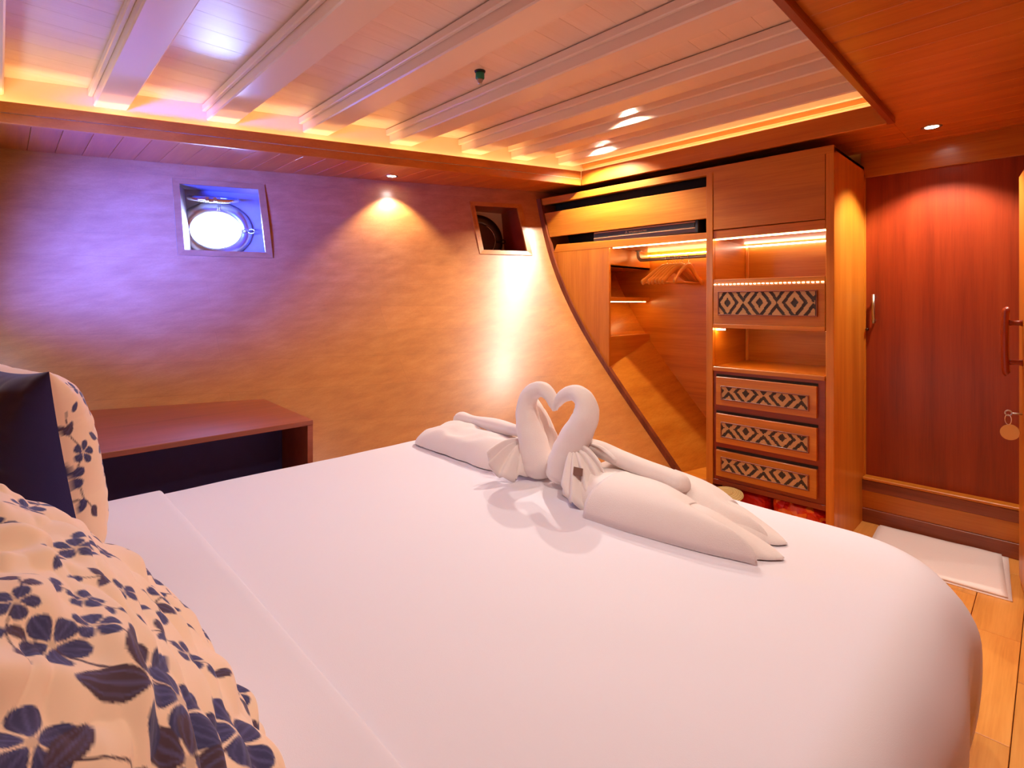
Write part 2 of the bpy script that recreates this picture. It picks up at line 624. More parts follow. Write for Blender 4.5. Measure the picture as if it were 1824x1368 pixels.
# ------------------------------------------------------------------ lowered ceiling (soffit) in teak planks
sf = box('ceiling_soffit', (XL, XD), (YS, .52), (SOF + .014, SOF + .05), 'dark', bev=0)
tag(sf, 'lowered teak plank ceiling', kind='structure')
x = XL
while x < XD:
    x1_ = min(x + .118, XD)
    m_ = 'soffitY'
    box('plank', (x + .0008, x1_ - .0008), (YS, .545), (SOF, SOF + .014), m_, sf, bev=.0015)
    hx0, hx1 = x + .0008, x1_ - .0008
    if hx1 < XW + .1:
        prism('plank', [(hx0, trim_y(hx0) + .005), (hx1, trim_y(hx1) + .005), (hx1, hull(hx1, SOF) + .03), (hx0, hull(hx0, SOF) + .03)],
              SOF, SOF + .014, m_, sf, bev=.0015)
    else:
        box('plank', (hx0, hx1), (.545, 3.0), (SOF, SOF + .014), m_, sf, bev=.0015)
    x += .118
prism('soffit_backing', [(XL, trim_y(XL) + .0), (XW + .1, trim_y(XW + .1)), (XW + .1, 3.1), (XL, 4.5)], SOF + .015, SOF + .02, 'cove', sf, bev=0)
box('soffit_backing', (XW + .005, XD), (.52, 3.1), (SOF + .015, SOF + .02), 'cove', sf, bev=0)

# lip boards round the raised ceiling, the cream cove faces and LED strips behind the lip
xe = XW - .02
t1 = prism('trim_1', [(XL, trim_y(XL)), (xe, trim_y(xe)), (xe + .009, trim_y(xe) + .024), (XL, trim_y(XL) + .026)], 2.09, 2.192, 'soffitX', bev=.003)
tag(t1, 'teak lip board along the hull side of the raised ceiling', kind='structure')
t2 = box('trim_2', (xe, xe + .025), (.55, trim_y(xe)), (2.09, 2.192), 'soffitY', bev=.003)
tag(t2, 'teak lip board over the wardrobe', kind='structure')
t3 = box('trim_3', (XL, xe + .03), (.522, .55), (2.092, 2.192), 'mahoganyX', bev=.003)
tag(t3, 'dark red teak lip board on the door side of the raised ceiling', kind='structure')
t4 = prism('trim_4', [(XL, cove_y(XL)), (XW + .1, cove_y(XW + .1)), (XW + .1, cove_y(XW + .1) + .03), (XL, cove_y(XL) + .03)], SOF + .015, CEIL + .012, 'cove', bev=0)
tag(t4, 'cream cove face above the hull side lip', kind='structure')
t5 = box('trim_5', (XW + .085, XW + .11), (.50, cove_y(XW + .1)), (SOF + .015, CEIL + .012), 'cove', bev=0)
tag(t5, 'cream cove face above the wardrobe lip', kind='structure')
t6 = box('trim_6', (XL, XW + .11), (.47, .50), (SOF + .015, CEIL + .012), 'cove', bev=0)
tag(t6, 'cream cove face on the door side', kind='structure')
box('cove_step', (XW + .06, XW + .085), (.52, cove_y(XW + .06) - .02), (2.235, 2.262), 'hanger', t5, bev=.002)
cs = empty('cove_led_strip', (1.3, 3.0, SOF + .02), 'warm LED strip behind the hull side ceiling lip', 'light strip')
o_ = prism('led_tape', [(XL, trim_y(XL) + .052), (xe, trim_y(xe) + .052), (xe, trim_y(xe) + .068), (XL, trim_y(XL) + .068)], SOF + .022, SOF + .030, 'ledcove', cs, bev=0)
cs = empty('cove_led_strip', (xe + .05, 1.4, SOF + .02), 'warm LED strip behind the ceiling lip over the wardrobe', 'light strip')
box('led_tape', (xe + .042, xe + .056), (.56, trim_y(xe)), (SOF + .022, SOF + .030), 'ledcove', cs, bev=0)

# ------------------------------------------------------------------ downlights


def downlight(x, y, z, power, label, ang=100, blend=.6, r=.028, color=WARM, direction=(0, 0, -1), rad=.018):
    t = empty('downlight', (x, y, z), label, 'downlight', 'recessed ceiling downlights')
    lathe('bezel', [(r, -.001), (r + .006, -.004), (r + .013, -.002), (r + .014, 0)], 'steel', t, (x, y, z), n=24)
    lathe('lens', [(0, -.0015), (r, -.0015)], 'bulb', t, (x, y, z), n=20)
    light('spot', 'SPOT', (x, y, z - .012), power, color, t, direction, spot_size=math.radians(ang), spot_blend=blend, shadow_soft_size=rad)
    return t


downlight(2.50, 1.655, CEIL, 40, 'bright downlight between the beams in the raised cream ceiling', 140, .5)
downlight(2.80, 2.10, CEIL, 90, 'small downlight tucked beside the corner of the raised ceiling', 130, .5, r=.02, rad=.02)
downlight(1.925, 3.165, SOF, 28, 'downlight in the plank soffit above the hull wall', 98, .5)
downlight(3.30, .425, SOF, 64, 'downlight in the teak soffit before the red door', 110, .4)
downlight(.95, .38, SOF, 32, 'downlight in the soffit above the bedside, out of view', 130, .8)
downlight(.55, 1.60, CEIL, 20, 'downlight over the pillows, out of view', 140, .8)
downlight(2.2, -.50, SOF, 24, 'downlight over the walkway, out of view', 130, .8)  # added lamp, unseen, to brighten the floor

# sprinkler head
sp = empty('sprinkler_head', (1.612, 1.875, CEIL), 'small green sprinkler head on the raised cream ceiling', 'sprinkler')
px, py = 1.612, 1.875
lathe('escutcheon', [(0, 0), (.026, 0), (.024, -.006), (.016, -.008)], 'black', sp, (px, py, CEIL), n=20)
lathe('body', [(.016, -.006), (.021, -.010), (.021, -.034), (.017, -.038), (0, -.038)], 'green', sp, (px, py, CEIL), n=20)
lathe('nozzle', [(.014, -.036), (.014, -.046), (.008, -.056), (.010, -.060), (0, -.061)], 'steel', sp, (px, py, CEIL), n=16)

# ------------------------------------------------------------------ door wall
wd = empty('wall_door', (XD, .4, 0), 'teak boarded wall round the red door', kind='structure')
box('header_board', (XD - .012, XD + .03), (-.05, .79), (1.975, SOF + .02), 'teakY', wd, bev=.003)
box('jamb', (XD - .012, XD + .03), (.764, .812), (.0, 2.0), 'teakZ', wd, bev=.003)
box('jamb', (XD - .012, XD + .03), (-.06, .02), (.0, 2.0), 'teakZ', wd, bev=.003)
box('side_panel', (XD, XD + .03), (YS, -.05), (.0, SOF + .02), 'teakZ', wd, bev=.003)
st = empty('trim_7', (XD, .4, 0), 'stepped sill boards under the red door', kind='structure')
box('sill_board', (XD - .055, XD + .03), (.0, .79), (.18, .243), 'brownY', st, bev=.004)
box('sill_nosing', (XD - .060, XD + .03), (.0, .770), (.243, .258), 'teakY', st, bev=.003)
box('riser_board', (XD - .040, XD + .03), (YS, .79), (.078, .18), 'teakY', st, bev=.002)
box('skirting_board', (XD - .048, XD + .03), (YS, .79), (0, .078), 'brownY', st, bev=.003)
dr = empty('door_1', (XD, .4, .26), 'closed dark red mahogany door', kind='structure')
box('door_panel', (XD + .004, XD + .03), (.015, .766), (.255, 1.978), 'mahoganyZ', dr, bev=.002)
hx, hy = XD - .03, .722
tube('handle_bar', [(hx, hy, 1.30), (hx, hy, 1.135)], .008, 'steel', dr, n=12)
for z in (1.285, 1.150):
    tube('handle_post', [(hx, hy, z), (XD + .006, hy, z)], .006, 'steel', dr, n=10)
tube('thumb_turn', [(XD + .006, .757, 1.10), (XD - .02, .757, 1.10), (XD - .024, .75, 1.10)], .007, 'bronze', dr, n=8)

# second, open door leaf at the right edge of the view
ang = math.radians(6.7)
u = Vector((math.cos(ang), math.sin(ang), 0))
n2_ = Vector((-math.sin(ang), math.cos(ang), 0))
P0 = Vector((3.27, .1135, 0))
d2r = empty('door_2', (P0.x, P0.y, .03), 'open teak door leaf at the right edge of view', kind='structure')


def leafbox(name, a, b, z, mat, parent, bev=.003):
    v = [P0 + u * i + n2_ * j + Vector((0, 0, k_)) for i in a for j in b for k_ in z]
    o = mesh(name, v, BOXF, mat, parent)
    if bev:
        bevel_mesh(o, bev, 2)
    return o


leafbox('door_panel', (-.80, 0), (-.036, 0), (.03, 1.815), 'teakZ', d2r)
# curved wooden pull handle
hv = []
pts = [(-.135, .042, 1.222), (-.135, .052, 1.215), (-.135, .055, 1.15), (-.135, .055, 1.02), (-.135, .052, .955), (-.135, .046, .945)]
path = [P0 + u * a_ + n2_ * b_ + Vector((0, 0, c_)) for a_, b_, c_ in spline(pts, 4)]
tube('pull_handle', path, [(.014, .026)] * len(path), 'mahoganyZ', d2r, n=12, up=n2_)
for z in (1.165, .995):
    q = [P0 + u * -.135 + n2_ * b_ + Vector((0, 0, z)) for b_ in (-.002, .012, .03, .05)]
    tube('handle_stem', q, [.016, .011, .010, .014], 'mahoganyZ', d2r, n=10)
ky = empty('door_key', tuple(P0 + u * -.135 + n2_ * .0 + Vector((0, 0, .775))), 'key in the open door lock with a round wooden tag', 'key')
kp = P0 + u * -.135 + Vector((0, 0, .775))
tube('key_blade', [kp + n2_ * .001, kp + n2_ * .035], .004, 'steel', ky, n=8)
tube('key_bow', [kp + n2_ * (.044 + .011 * math.cos(t)) + Vector((0, 0, .011 * math.sin(t))) for t in np.linspace(0, 2 * math.pi, 17)], .003, 'steel', ky, n=6)
tube('key_ring', [kp + n2_ * .045 + u * .010 * math.cos(t) * .6 + n2_ * .010 * math.cos(t) + Vector((0, 0, -.028 + .022 * math.sin(t))) for t in np.linspace(0, 2 * math.pi, 19)], .0022, 'chrome', ky, n=6)
tg = kp + n2_ * .040 + Vector((0, 0, -.083))
dv = (n2_ * .9 + u * .45).normalized()
nv = dv.cross(Vector((0, 0, 1)))
v = [tg + dv * .034 * math.cos(t) + Vector((0, 0, 1)) * .034 * math.sin(t) - dv * .012 * math.sin(t) * .3 for t in np.linspace(0, 2 * math.pi, 32, endpoint=False)]
v += [q + nv * .004 for q in v]
mesh('key_tag', v, [tuple(range(32))[::-1], tuple(range(32, 64))] + [(k, (k + 1) % 32, 32 + (k + 1) % 32, 32 + k) for k in range(32)], 'tagwood', ky)

# ------------------------------------------------------------------ white mat by the door
mt = empty('bath_mat', (3.28, .41, 0), 'folded white towelling mat on the floor by the red door', 'bath mat')


def slab(name, corners, z, th, mat, parent, amp=.003, nn=22, seed=1.0, rnd=.006):
    c0, c1, c2, c3 = [np.array(c) for c in corners]
    v, f = [], []
    for i in range(nn + 1):
        for j in range(nn + 1):
            a_, b_ = i / nn, j / nn
            p = c0 * (1 - a_) * (1 - b_) + c1 * a_ * (1 - b_) + c2 * a_ * b_ + c3 * (1 - a_) * b_
            e_ = min(a_, 1 - a_, b_, 1 - b_) * nn
            h = z + th * (1 if e_ >= 1 else .55) + amp * noise.noise(Vector((p[0] * 9, p[1] * 9, seed)))
            v.append((p[0], p[1], h))
    m_ = nn + 1
    for i in range(nn):
        for j in range(nn):
            f.append((i * m_ + j, (i + 1) * m_ + j, (i + 1) * m_ + j + 1, i * m_ + j + 1))
    rim = [i * m_ for i in range(m_)] + [nn * m_ + j for j in range(1, m_)] + [i * m_ + nn for i in range(nn - 1, -1, -1)] + [j for j in range(nn - 1, 0, -1)]
    base = len(v)
    for r_ in rim:
        v.append((v[r_][0], v[r_][1], z))
    for k_ in range(len(rim)):
        a_, b_ = k_, (k_ + 1) % len(rim)
        f.append((rim[a_], rim[b_], base + b_, base + a_))
    f.append(tuple(range(base, base + len(rim))))
    return mesh(name, v, f, mat, parent, smooth=True)


slab('lower_fold', [(3.035, .125), (3.545, .160), (3.525, .690), (3.02, .66)], 0.0, .009, 'mat', mt, .001, seed=3)
slab('upper_fold', [(3.040, .139), (3.535, .184), (3.520, .680), (3.025, .66)], 0.010, .010, 'mat', mt, .002, seed=5)

# ------------------------------------------------------------------ wardrobe
wr = empty('wardrobe', (XW, 1.6, 0), 'built-in teak wardrobe with hanging bay, lit niches and woven drawers', 'wardrobe')
YP0, YP1 = 1.398, 1.438        # middle post
YR0, YR1 = .772, .810          # right stile
XB = 3.55                      # inner back
box('side_panel', (XW + .02, XD + .02), (YR0, YR0 + .022), (0, 2.035), 'teakZ', wr)
box('stile', (XW - .001, XW + .024), (YR0, YR1), (0, 2.04), 'teakZ', wr)
box('post', (XW - .004, XW + .024), (YP0, YP1), (.17, 2.02), 'teakZ', wr)
box('divider', (XW + .024, XB), (YP0 + .006, YP1 - .006), (.2, 2.02), 'teakZ', wr, bev=0)
box('back_panel', (XB, XB + .012), (.80, 2.75), (.0, 2.04), 'teakY', wr, bev=0)
prismx('top_rail', [(YR0, 2.005), (YR0, 2.045), (hull(XW, 2.05) - .01, 2.055), (hull(XW, 2.01) - .012, 2.005)], XW - .002, XW + .03, 'teakY', wr, bev=.002)
box('top_board', (XW + .03, XD + .02), (YR0, 2.78), (2.02, 2.035), 'dark', wr, bev=0)
# fascia over the hanging bay and its rails
zf0, zf1 = 1.752, 1.940
prismx('fascia_board', [(YP1 - .002, zf0), (YP1 - .002, zf1), (hull(XW, zf1) - .035, zf1), (hull(XW, zf0) - .035, zf0)], XW + .002, XW + .024, 'teakY', wr, bev=.002)
prismx('slot_rail', [(YP1 - .002, 1.630), (YP1 - .002, 1.668), (hull(XW, 1.70) - .09, 1.690), (hull(XW, 1.63) - .035, 1.632)], XW + .001, XW + .024, 'teakY', wr, bev=.002)
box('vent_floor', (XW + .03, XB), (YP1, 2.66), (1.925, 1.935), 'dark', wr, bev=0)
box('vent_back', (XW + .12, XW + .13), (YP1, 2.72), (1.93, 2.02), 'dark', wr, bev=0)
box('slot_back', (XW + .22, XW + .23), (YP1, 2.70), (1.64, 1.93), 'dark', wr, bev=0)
box('bay_top', (XW + .024, XB), (YP1, 2.50), (1.632, 1.646), 'teakY', wr, bev=0)
# left stile panel whose edge follows the hull
zz = np.linspace(.787, 1.640, 22)
poly = [(2.135, 1.640), (2.135, .787)] + [(hull(XW, z) - .020, z) for z in zz]
prismx('curved_end_panel', poly[::-1], XW + .002, XW + .022, 'teakZ', wr)
# scribe moulding down the hull curve
zz = np.linspace(.10, 2.055, 60)
v, f = [], []
for z in zz:
    y0_ = hull(XW, z)
    for x_, y_ in ((XW - .014, y0_ + .01), (XW - .014, y0_ - .034), (XW + .02, y0_ - .034), (XW + .02, y0_ + .01)):
        v.append((x_, y_, z))
for i in range(len(zz) - 1):
    for k_ in range(4):
        f.append((i * 4 + k_, i * 4 + (k_ + 1) % 4, (i + 1) * 4 + (k_ + 1) % 4, (i + 1) * 4 + k_))
f += [(0, 1, 2, 3), tuple(range(len(v) - 4, len(v)))]
mesh('scribe_moulding', v, f, 'brownZ', wr)
# hull liner inside the bay: lower slope and cubby backs
def liner(name, z0, z1, mat, y_lo, n_=14):
    v, f = [], []
    xs_ = np.linspace(XW + .01, XB, 6)
    zz_ = np.linspace(z0, z1, n_)
    for x_ in xs_:
        for z_ in zz_:
            v.append((x_, hull_in(x_, z_) - .006, z_))
    for i in range(5):
        for k_ in range(n_ - 1):
            f.append((i * n_ + k_, (i + 1) * n_ + k_, (i + 1) * n_ + k_ + 1, i * n_ + k_ + 1))
    return mesh(name, v, f, mat, wr, smooth=True)


liner('hull_liner', .19, 1.10, 'teakX', 0)
liner('hull_liner', 1.00, 1.66, 'teakX', 0)
YC = 2.150                      # side of the hanging bay: shelf ends and cubbies
box('bay_floor', (XW + .01, XB), (YP1 - .01, 1.72), (.185, .20), 'teakY', wr)
box('cubby_shelf', (XW + .024, XB), (YC, 2.55), (1.262, 1.292), 'teakX', wr)
box('cubby_shelf', (XW + .024, XB), (YC, 2.45), (1.000, 1.018), 'teakX', wr)
box('cubby_shelf', (XW + .024, XB), (YC, 2.60), (1.500, 1.518), 'teakX', wr)
box('cubby_fascia', (XW + .024, XB), (YC, YC + .018), (1.500, 1.634), 'teakX', wr)
v = []
for x_ in (XW + .024, XB):
    for y_ in (YC, YC + .018):
        zz_ = .70 if x_ < 3.1 else .90
        v += [(x_, y_, zz_), (x_, y_, 1.002)]
mesh('cubby_apron', v, BOXF, 'teakX', wr)
# LED strips
led1 = box('led_tape', (XW + .026, XW + .034), (YP1, YC - .03), (1.626, 1.631), 'led', wr, bev=0, label='warm LED tape')
box('led_tape', (XB - .03, XB - .022), (YP1, YC - .0), (1.604, 1.610), 'led', wr, bev=0, label='warm LED tape')
box('led_tape', (XW + .06, XB - .04), (YC + .012, YC + .018), (1.257, 1.2615), 'led', wr, bev=0, label='warm LED tape')
# hanging rail
rx, rz = 3.33, 1.560
pts = [(rx, 2.112, 1.634), (rx, 2.112, 1.60), (rx, 2.108, 1.578), (rx, 2.094, 1.564), (rx, 2.07, rz), (rx, 1.9, rz), (rx, 1.7, rz), (rx, YP1 - .008, rz)]
path = spline(pts, 5)
tube('hanging_rail', path, .0115, 'gunmetal', wr, n=14, up=Vector((1, 0, 0)))
lathe('rail_flange', [(.022, 0), (.022, -.006), (.013, -.010)], 'gunmetal', wr, (rx, 2.112, 1.633), n=18)

# right bay: flap, niches, drawers
def panel(name, y, z, x=XW + .002, th=.020, mat='teakY', parent=wr, bev=.0015):
    return box(name, (x, x + th), y, z, mat, parent, bev=bev)


FY = (YR1 + .002, YP0 - .002)
panel('flap_door', FY, (1.678, 2.008), x=XW - .002)
panel('niche_rail', FY, (1.626, 1.674), x=XW + .002)
panel('niche_rail', FY, (1.352, 1.388), x=XW + .0)
# niche 1
def niche(z0, z1, back):
    box('niche_floor', (XW + .02, back), FY, (z0 - .016, z0), 'teakY', wr, bev=0)
    box('niche_head', (XW + .02, back), FY, (z1, z1 + .016), 'teakY', wr, bev=0)
    box('niche_back', (back, back + .012), FY, (z0 - .01, z1 + .01), 'teakY', wr, bev=0)
    box('niche_batten', (back - .016, back), (FY[1] - .018, FY[1] - .002), (z0, z1), 'hanger', wr, bev=.001)
    box('niche_side', (XW + .022, back), (FY[0] - .012, FY[0]), (z0, z1), 'teakX', wr, bev=0)
    box('niche_side', (XW + .022, back), (FY[1], FY[1] + .006), (z0, z1), 'teakX', wr, bev=0)


niche(1.388, 1.626, 3.47)
niche(.882, 1.106, 3.47)
box('led_tape', (XW + .022, XW + .030), FY, (1.620, 1.625), 'led', wr, bev=0, label='warm LED tape')
box('led_tape', (3.440, 3.448), FY, (1.608, 1.616), 'ledw', wr, bev=0, label='white LED tape')
box('led_tape', (XW + .024, XW + .05), (FY[1] - .05, FY[1] - .006), (1.092, 1.100), 'led', wr, bev=0, label='warm LED tape')
box('led_tape', (XW + .060, XW + .070), (FY[0], FY[1] - .06), (1.1035, 1.106), 'led', wr, bev=0, label='warm LED tape')  # added hidden glow that brightens the back of the lower niche
# reflection of LED dots on the rail, built as small glowing pieces
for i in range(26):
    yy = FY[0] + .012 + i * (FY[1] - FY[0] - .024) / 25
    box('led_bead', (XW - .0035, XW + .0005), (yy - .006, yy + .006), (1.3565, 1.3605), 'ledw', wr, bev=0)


def weave(parent, y, z, x, rows, period, cz, scale_v, phase):
    """rattan inset: dark ground strip and raised tan strands in a diamond pattern"""
    y0_, y1_ = y
    z0_, z1_ = z
    box('rattan_ground', (x, x + .004), y, z, 'straw_dark', parent, bev=0)
    rh = (z1_ - z0_) / rows
    cw = .0042
    nc = int((y1_ - y0_) / cw)
    v, f = [], []
    for r in range(rows):
        zc = z0_ + (r + .5) * rh
        run = None
        for c in range(nc + 1):
            on = False
            if c < nc:
                yc = y1_ - (c + .5) * cw
                du = ((yc - phase) % period) / period
                du = abs(du - .5) * 2            # 0 at diamond centre .. 1 between
                dv_ = abs(zc - cz) / scale_v
                D = (1 - du) * 1.0 + dv_ if False else du + dv_
                on = (D % .5) > .22
            if on and run is None:
                run = c
            if (not on) and run is not None:
                ya, yb = y1_ - run * cw, y1_ - c * cw
                b0 = len(v)
                for xx in (x - .0016, x):
                    for yy_ in (yb + .0004, ya - .0004):
                        for zz_ in (zc - rh * .40, zc + rh * .40):
                            v.append((xx, yy_, zz_))
                f += [tuple(b0 + q for q in fc) for fc in BOXF]
                run = None
    o = mesh('rattan_strands', v, f, 'straw_tan', parent)
    o['kind'] = 'stuff'
    fr = .006
    for yy_, zz_ in (((y0_ - fr, y1_ + fr), (z1_, z1_ + fr)), ((y0_ - fr, y1_ + fr), (z0_ - fr, z0_)), ((y0_ - fr, y0_), z), ((y1_, y1_ + fr), z)):
        box('rattan_bead', (x - .004, x + .003), yy_, zz_, 'brownY', parent, bev=.001)


# top woven drawer
dw = panel('drawer', FY, (1.130, 1.352), x=XW - .002)
weave(dw, (.852, 1.360), (1.186, 1.312), XW - .006, 24, .178, 1.253, .128, .852 + .178 * .07)
panel('niche_rail', FY, (1.106, 1.129), x=XW - .004)
# shelf and drawer carcass
box('shelf', (XW - .006, 3.47), FY, (.856, .880), 'teakY', wr, bev=.002)
panel('carcass_face', FY, (.205, .858), x=XW + .006, mat='mahoganyY')
for zd, (za, zb_) in (((.662, .824), (.700, .770)), ((.444, .612), (.484, .562)), ((.250, .400), (.290, .360))):
    dw = panel('drawer', (.848, 1.374), zd, x=XW - .014, th=.022)
    weave(dw, (.888, 1.338), za and (za, zb_), XW - .018, 13, .190, (za + zb_) / 2 + .012, .105, .888 + .19 * .15)
    box('drawer_gap', (XW + .001, XW + .007), (.846, 1.378), (zd[1], zd[1] + .014), 'dark', wr, bev=0)  # dark strip painted for the shadow above each drawer
box('bottom_rail', (XW - .002, XW + .02), (YR1, YP1), (.196, .225), 'mahoganyY', wr)
box('base_side', (XW + .02, XB), (YP0, YP1), (0, .2), 'teakX', wr)

# ------------------------------------------------------------------ air conditioner in the slot
ac = empty('air_conditioner', (XW + .03, 1.88, 1.67), 'slim dark grey air conditioner in the wardrobe slot', 'air conditioner')
sl = .013 / .85                                         # the unit sits level with the slot
AY = (1.485, 2.280)
v, f = [], []
prof_ac = [(.030, 1.672), (.012, 1.682), (.008, 1.704), (.012, 1.708), (.010, 1.738), (.014, 1.752), (.10, 1.756), (.10, 1.672)]
for y_ in (AY[0] + .03, AY[1]):
    for a_, z_ in prof_ac:
        v.append((XW + a_ + .012, y_, z_))
n_ = len(prof_ac)
f = [tuple(range(n_)), tuple(range(n_, 2 * n_))[::-1]] + [(i, (i + 1) % n_, n_ + (i + 1) % n_, n_ + i) for i in range(n_)]
mesh('casing', v, f, 'acgrey', ac)
box('front_panel', (XW + .016, XW + .024), (AY[0] + .035, AY[1] - .01), (1.711, 1.738), 'acdark', ac, bev=.002)
box('trim_line', (XW + .014, XW + .024), (AY[0] + .032, AY[1] - .005), (1.7035, 1.7085), 'acline', ac, bev=.001)
box('trim_line', (XW + .018, XW + .026), (AY[0] + .032, AY[1] - .005), (1.740, 1.748), 'acline', ac, bev=.001)
box('end_cap', (XW + .012, XW + .10), (AY[0] + .008, AY[0] + .032), (1.674, 1.754), 'black', ac, bev=.006, seg=2)
cu = bpy.data.curves.new('lettering', 'FONT')
cu.body = 'MITSUBISHI ELECTRIC'
cu.size = .014
cu.extrude = .0004
tmp = bpy.data.objects.new('lettering_curve', cu)
C.objects.link(tmp)
dg = bpy.context.evaluated_depsgraph_get()
me = bpy.data.meshes.new_from_object(tmp.evaluated_get(dg))
bpy.data.objects.remove(tmp)
lo = bpy.data.objects.new('lettering', me)
me.materials.clear()
me.materials.append(M['letter'])
C.objects.link(lo)
lo.parent = ac
lo.location = Vector((XW + .0152, 1.985, 1.719)) - Vector(ac.location)
lo.rotation_euler = (math.pi / 2, 0, -math.pi / 2)
v, f = [], []
for a_, b_ in ((0, .0055), (-.0052, -.003), (.0052, -.003)):
    o_ = len(v)
    cy_, cz_ = 2.005 - a_, 1.7245 + b_
    th = {0: 0.0, -.0052: 2.09, .0052: -2.09}[a_]
    for q in ((0, .0055), (.003, 0), (0, -.0055), (-.003, 0)):
        yy = q[0] * math.cos(th) - q[1] * math.sin(th)
        zz_ = q[0] * math.sin(th) + q[1] * math.cos(th)
        v.append((XW + .0150, cy_ - yy, cz_ + zz_))
    f.append((o_, o_ + 1, o_ + 2, o_ + 3))
mesh('emblem', v, f, 'letter', ac)

# ------------------------------------------------------------------ hangers


def build_hanger(label):
    root = empty('clothes_hanger', (0, 0, 0), label, 'hanger', 'wooden hangers on the wardrobe rail')
    # local: hook round the rail (at the origin), body spans local X
    R_ = .0145
    hook = [(math.cos(t) * R_, 0, math.sin(t) * R_) for t in np.linspace(math.radians(200), math.radians(-60), 14)]
    hook += [(R_ * .3, 0, -.022), (0, 0, -.034), (0, 0, -.062)]
    tube('hook', hook, .0018, 'chrome', root, n=6, local=True, up=Vector((0, 1, 0)))
    # shoulders: bowed wooden bar
    top = [(-.205, 0, -.172), (-.185, .004, -.158), (-.12, .008, -.112), (-.05, .004, -.068), (0, 0, -.056), (.05, .004, -.068), (.12, .008, -.112), (.185, .004, -.158), (.205, 0, -.172)]
    path = spline(top, 4)
    n_ = len(path)
    rr = [(.012 + .008 * math.sin(math.pi * i / (n_ - 1)) + (.006 if min(i, n_ - 1 - i) < 5 else 0), .0065 + (.003 if min(i, n_ - 1 - i) < 6 else 0)) for i in range(n_)]
    tube('shoulder_bar', path, rr, 'hanger', root, n=10, local=True, up=Vector((0, 0, 1)))
    tube('trouser_bar', [(-.185, .003, -.170), (.185, .003, -.170)], .0055, 'hanger', root, n=8, local=True)
    lathe('ferrule', [(.004, -.062), (.005, -.054), (.003, -.046)], 'steel', root, (0, 0, 0), n=10, local=True)
    return root


HL = ['wooden hanger nearest the wardrobe post, its trouser bar in full view', 'second wooden hanger from the wardrobe post', 'third wooden hanger from the wardrobe post',
      'fourth wooden hanger from the wardrobe post', 'fifth wooden hanger from the wardrobe post', 'sixth wooden hanger from the wardrobe post', 'wooden hanger farthest from the wardrobe post']
h0 = build_hanger(HL[0])
spots = [(1.722, 2), (1.768, -8), (1.789, -10), (1.810, -12), (1.831, -14), (1.852, -16), (1.880, -24)]
for i, (yy, rz_) in enumerate(spots):
    if i == 0:
        h = h0
    else:
        h = h0.copy()
        C.objects.link(h)
        for ch in h0.children:
            c_ = ch.copy()
            C.objects.link(c_)
            c_.parent = h
        h['label'] = HL[i]
    h.location = (rx, yy, rz)
    h.rotation_euler = (0, 0, math.radians(rz_))

# ------------------------------------------------------------------ things under the drawers
hat = empty('straw_basket', (2.90, 1.29, 0), 'round coiled straw basket peeking over the bed foot, below the drawers', 'basket')
hp_ = Vector((2.90, 1.29, .185))
q = Vector((-.16, .06, 1)).normalized()
rows = []
for i in range(26):             # coiled straw rows
    t = i / 25
    rows.append((.050 + t * .052, .010 + .0025 * (i % 2) - .016 * t * t))
lathe('lid_rim', [(.050, .004)] + rows + [(.102, -.012), (.05, .003)], 'hat', hat, hp_, n=40, direction=q)
lathe('lid_dome', [(0, .016), (.03, .015), (.046, .013), (.051, .010), (.052, .005)], 'hat', hat, hp_, n=32, direction=q)
lathe('basket_body', [(0, 0), (.075, .0), (.088, .05), (.086, .165), (.06, .175)], 'hat', hat, Vector((2.90, 1.29, 0)), n=24)


def bag(name, label, x, y, z, mat, seed, amp, cat):
    root = empty(name, ((x[0] + x[1]) / 2, (y[0] + y[1]) / 2, z[0]), label, cat)
    v, f, n_ = [], [], 26
    bm = bmesh.new()
    bmesh.ops.create_cube(bm, size=2)
    bmesh.ops.subdivide_edges(bm, edges=bm.edges[:], cuts=12, use_grid_fill=True)
    for q in bm.verts:
        p = q.co.copy()
        m_ = max(abs(p.x), abs(p.y), abs(p.z))
        s_ = (abs(p.x) ** 6 + abs(p.y) ** 6 + abs(p.z) ** 6) ** (1 / 6)
        p = p / s_ * m_
        nn = noise.noise(p * 2.6 + Vector((seed, 0, 0))) + .6 * abs(noise.noise(p * 5.0 + Vector((0, seed, 0))))
        p *= 1 + amp * nn
        q.co = Vector(((x[1] - x[0]) / 2 * p.x, (y[1] - y[0]) / 2 * p.y, (z[1] - z[0]) / 2 * (p.z + 1)))
    me = bpy.data.meshes.new('fabric')
    bm.to_mesh(me)
    bm.free()
    me.materials.append(M[mat])
    o = bpy.data.objects.new('fabric', me)
    C.objects.link(o)
    o.parent = root
    return root


m, nt, p = new_mat('crinkled_orange_nylon')
tc = N(nt, 'ShaderNodeTexCoord')
vo = N(nt, 'ShaderNodeTexVoronoi', Scale=26.0)
cr = N(nt, 'ShaderNodeValToRGB')
e = cr.color_ramp.elements
e[0].color = lin(206, 22, 8)
e[1].color = lin(244, 128, 40)
e[0].position, e[1].position = .35, .85
nt.links.new(tc.outputs['Object'], vo.inputs['Vector'])
sx = N(nt, 'ShaderNodeSeparateColor')
nt.links.new(vo.outputs['Color'], sx.inputs[0])
nt.links.new(sx.outputs[0], cr.inputs[0])
nt.links.new(cr.outputs[0], p.inputs['Base Color'])
p.inputs['Roughness'].default_value = .4
M['crinkle'] = m
bag('red_bag', 'plain red nylon life jacket bag on the floor under the drawers', (3.03, 3.45), (1.11, 1.39), (0, .185), 'red', 2.0, .04, 'bag')
rb = bag('life_jacket', 'crinkled orange red life jacket under the drawers', (3.03, 3.45), (.82, 1.095), (0, .185), 'crinkle', 8.0, .08, 'life jacket')

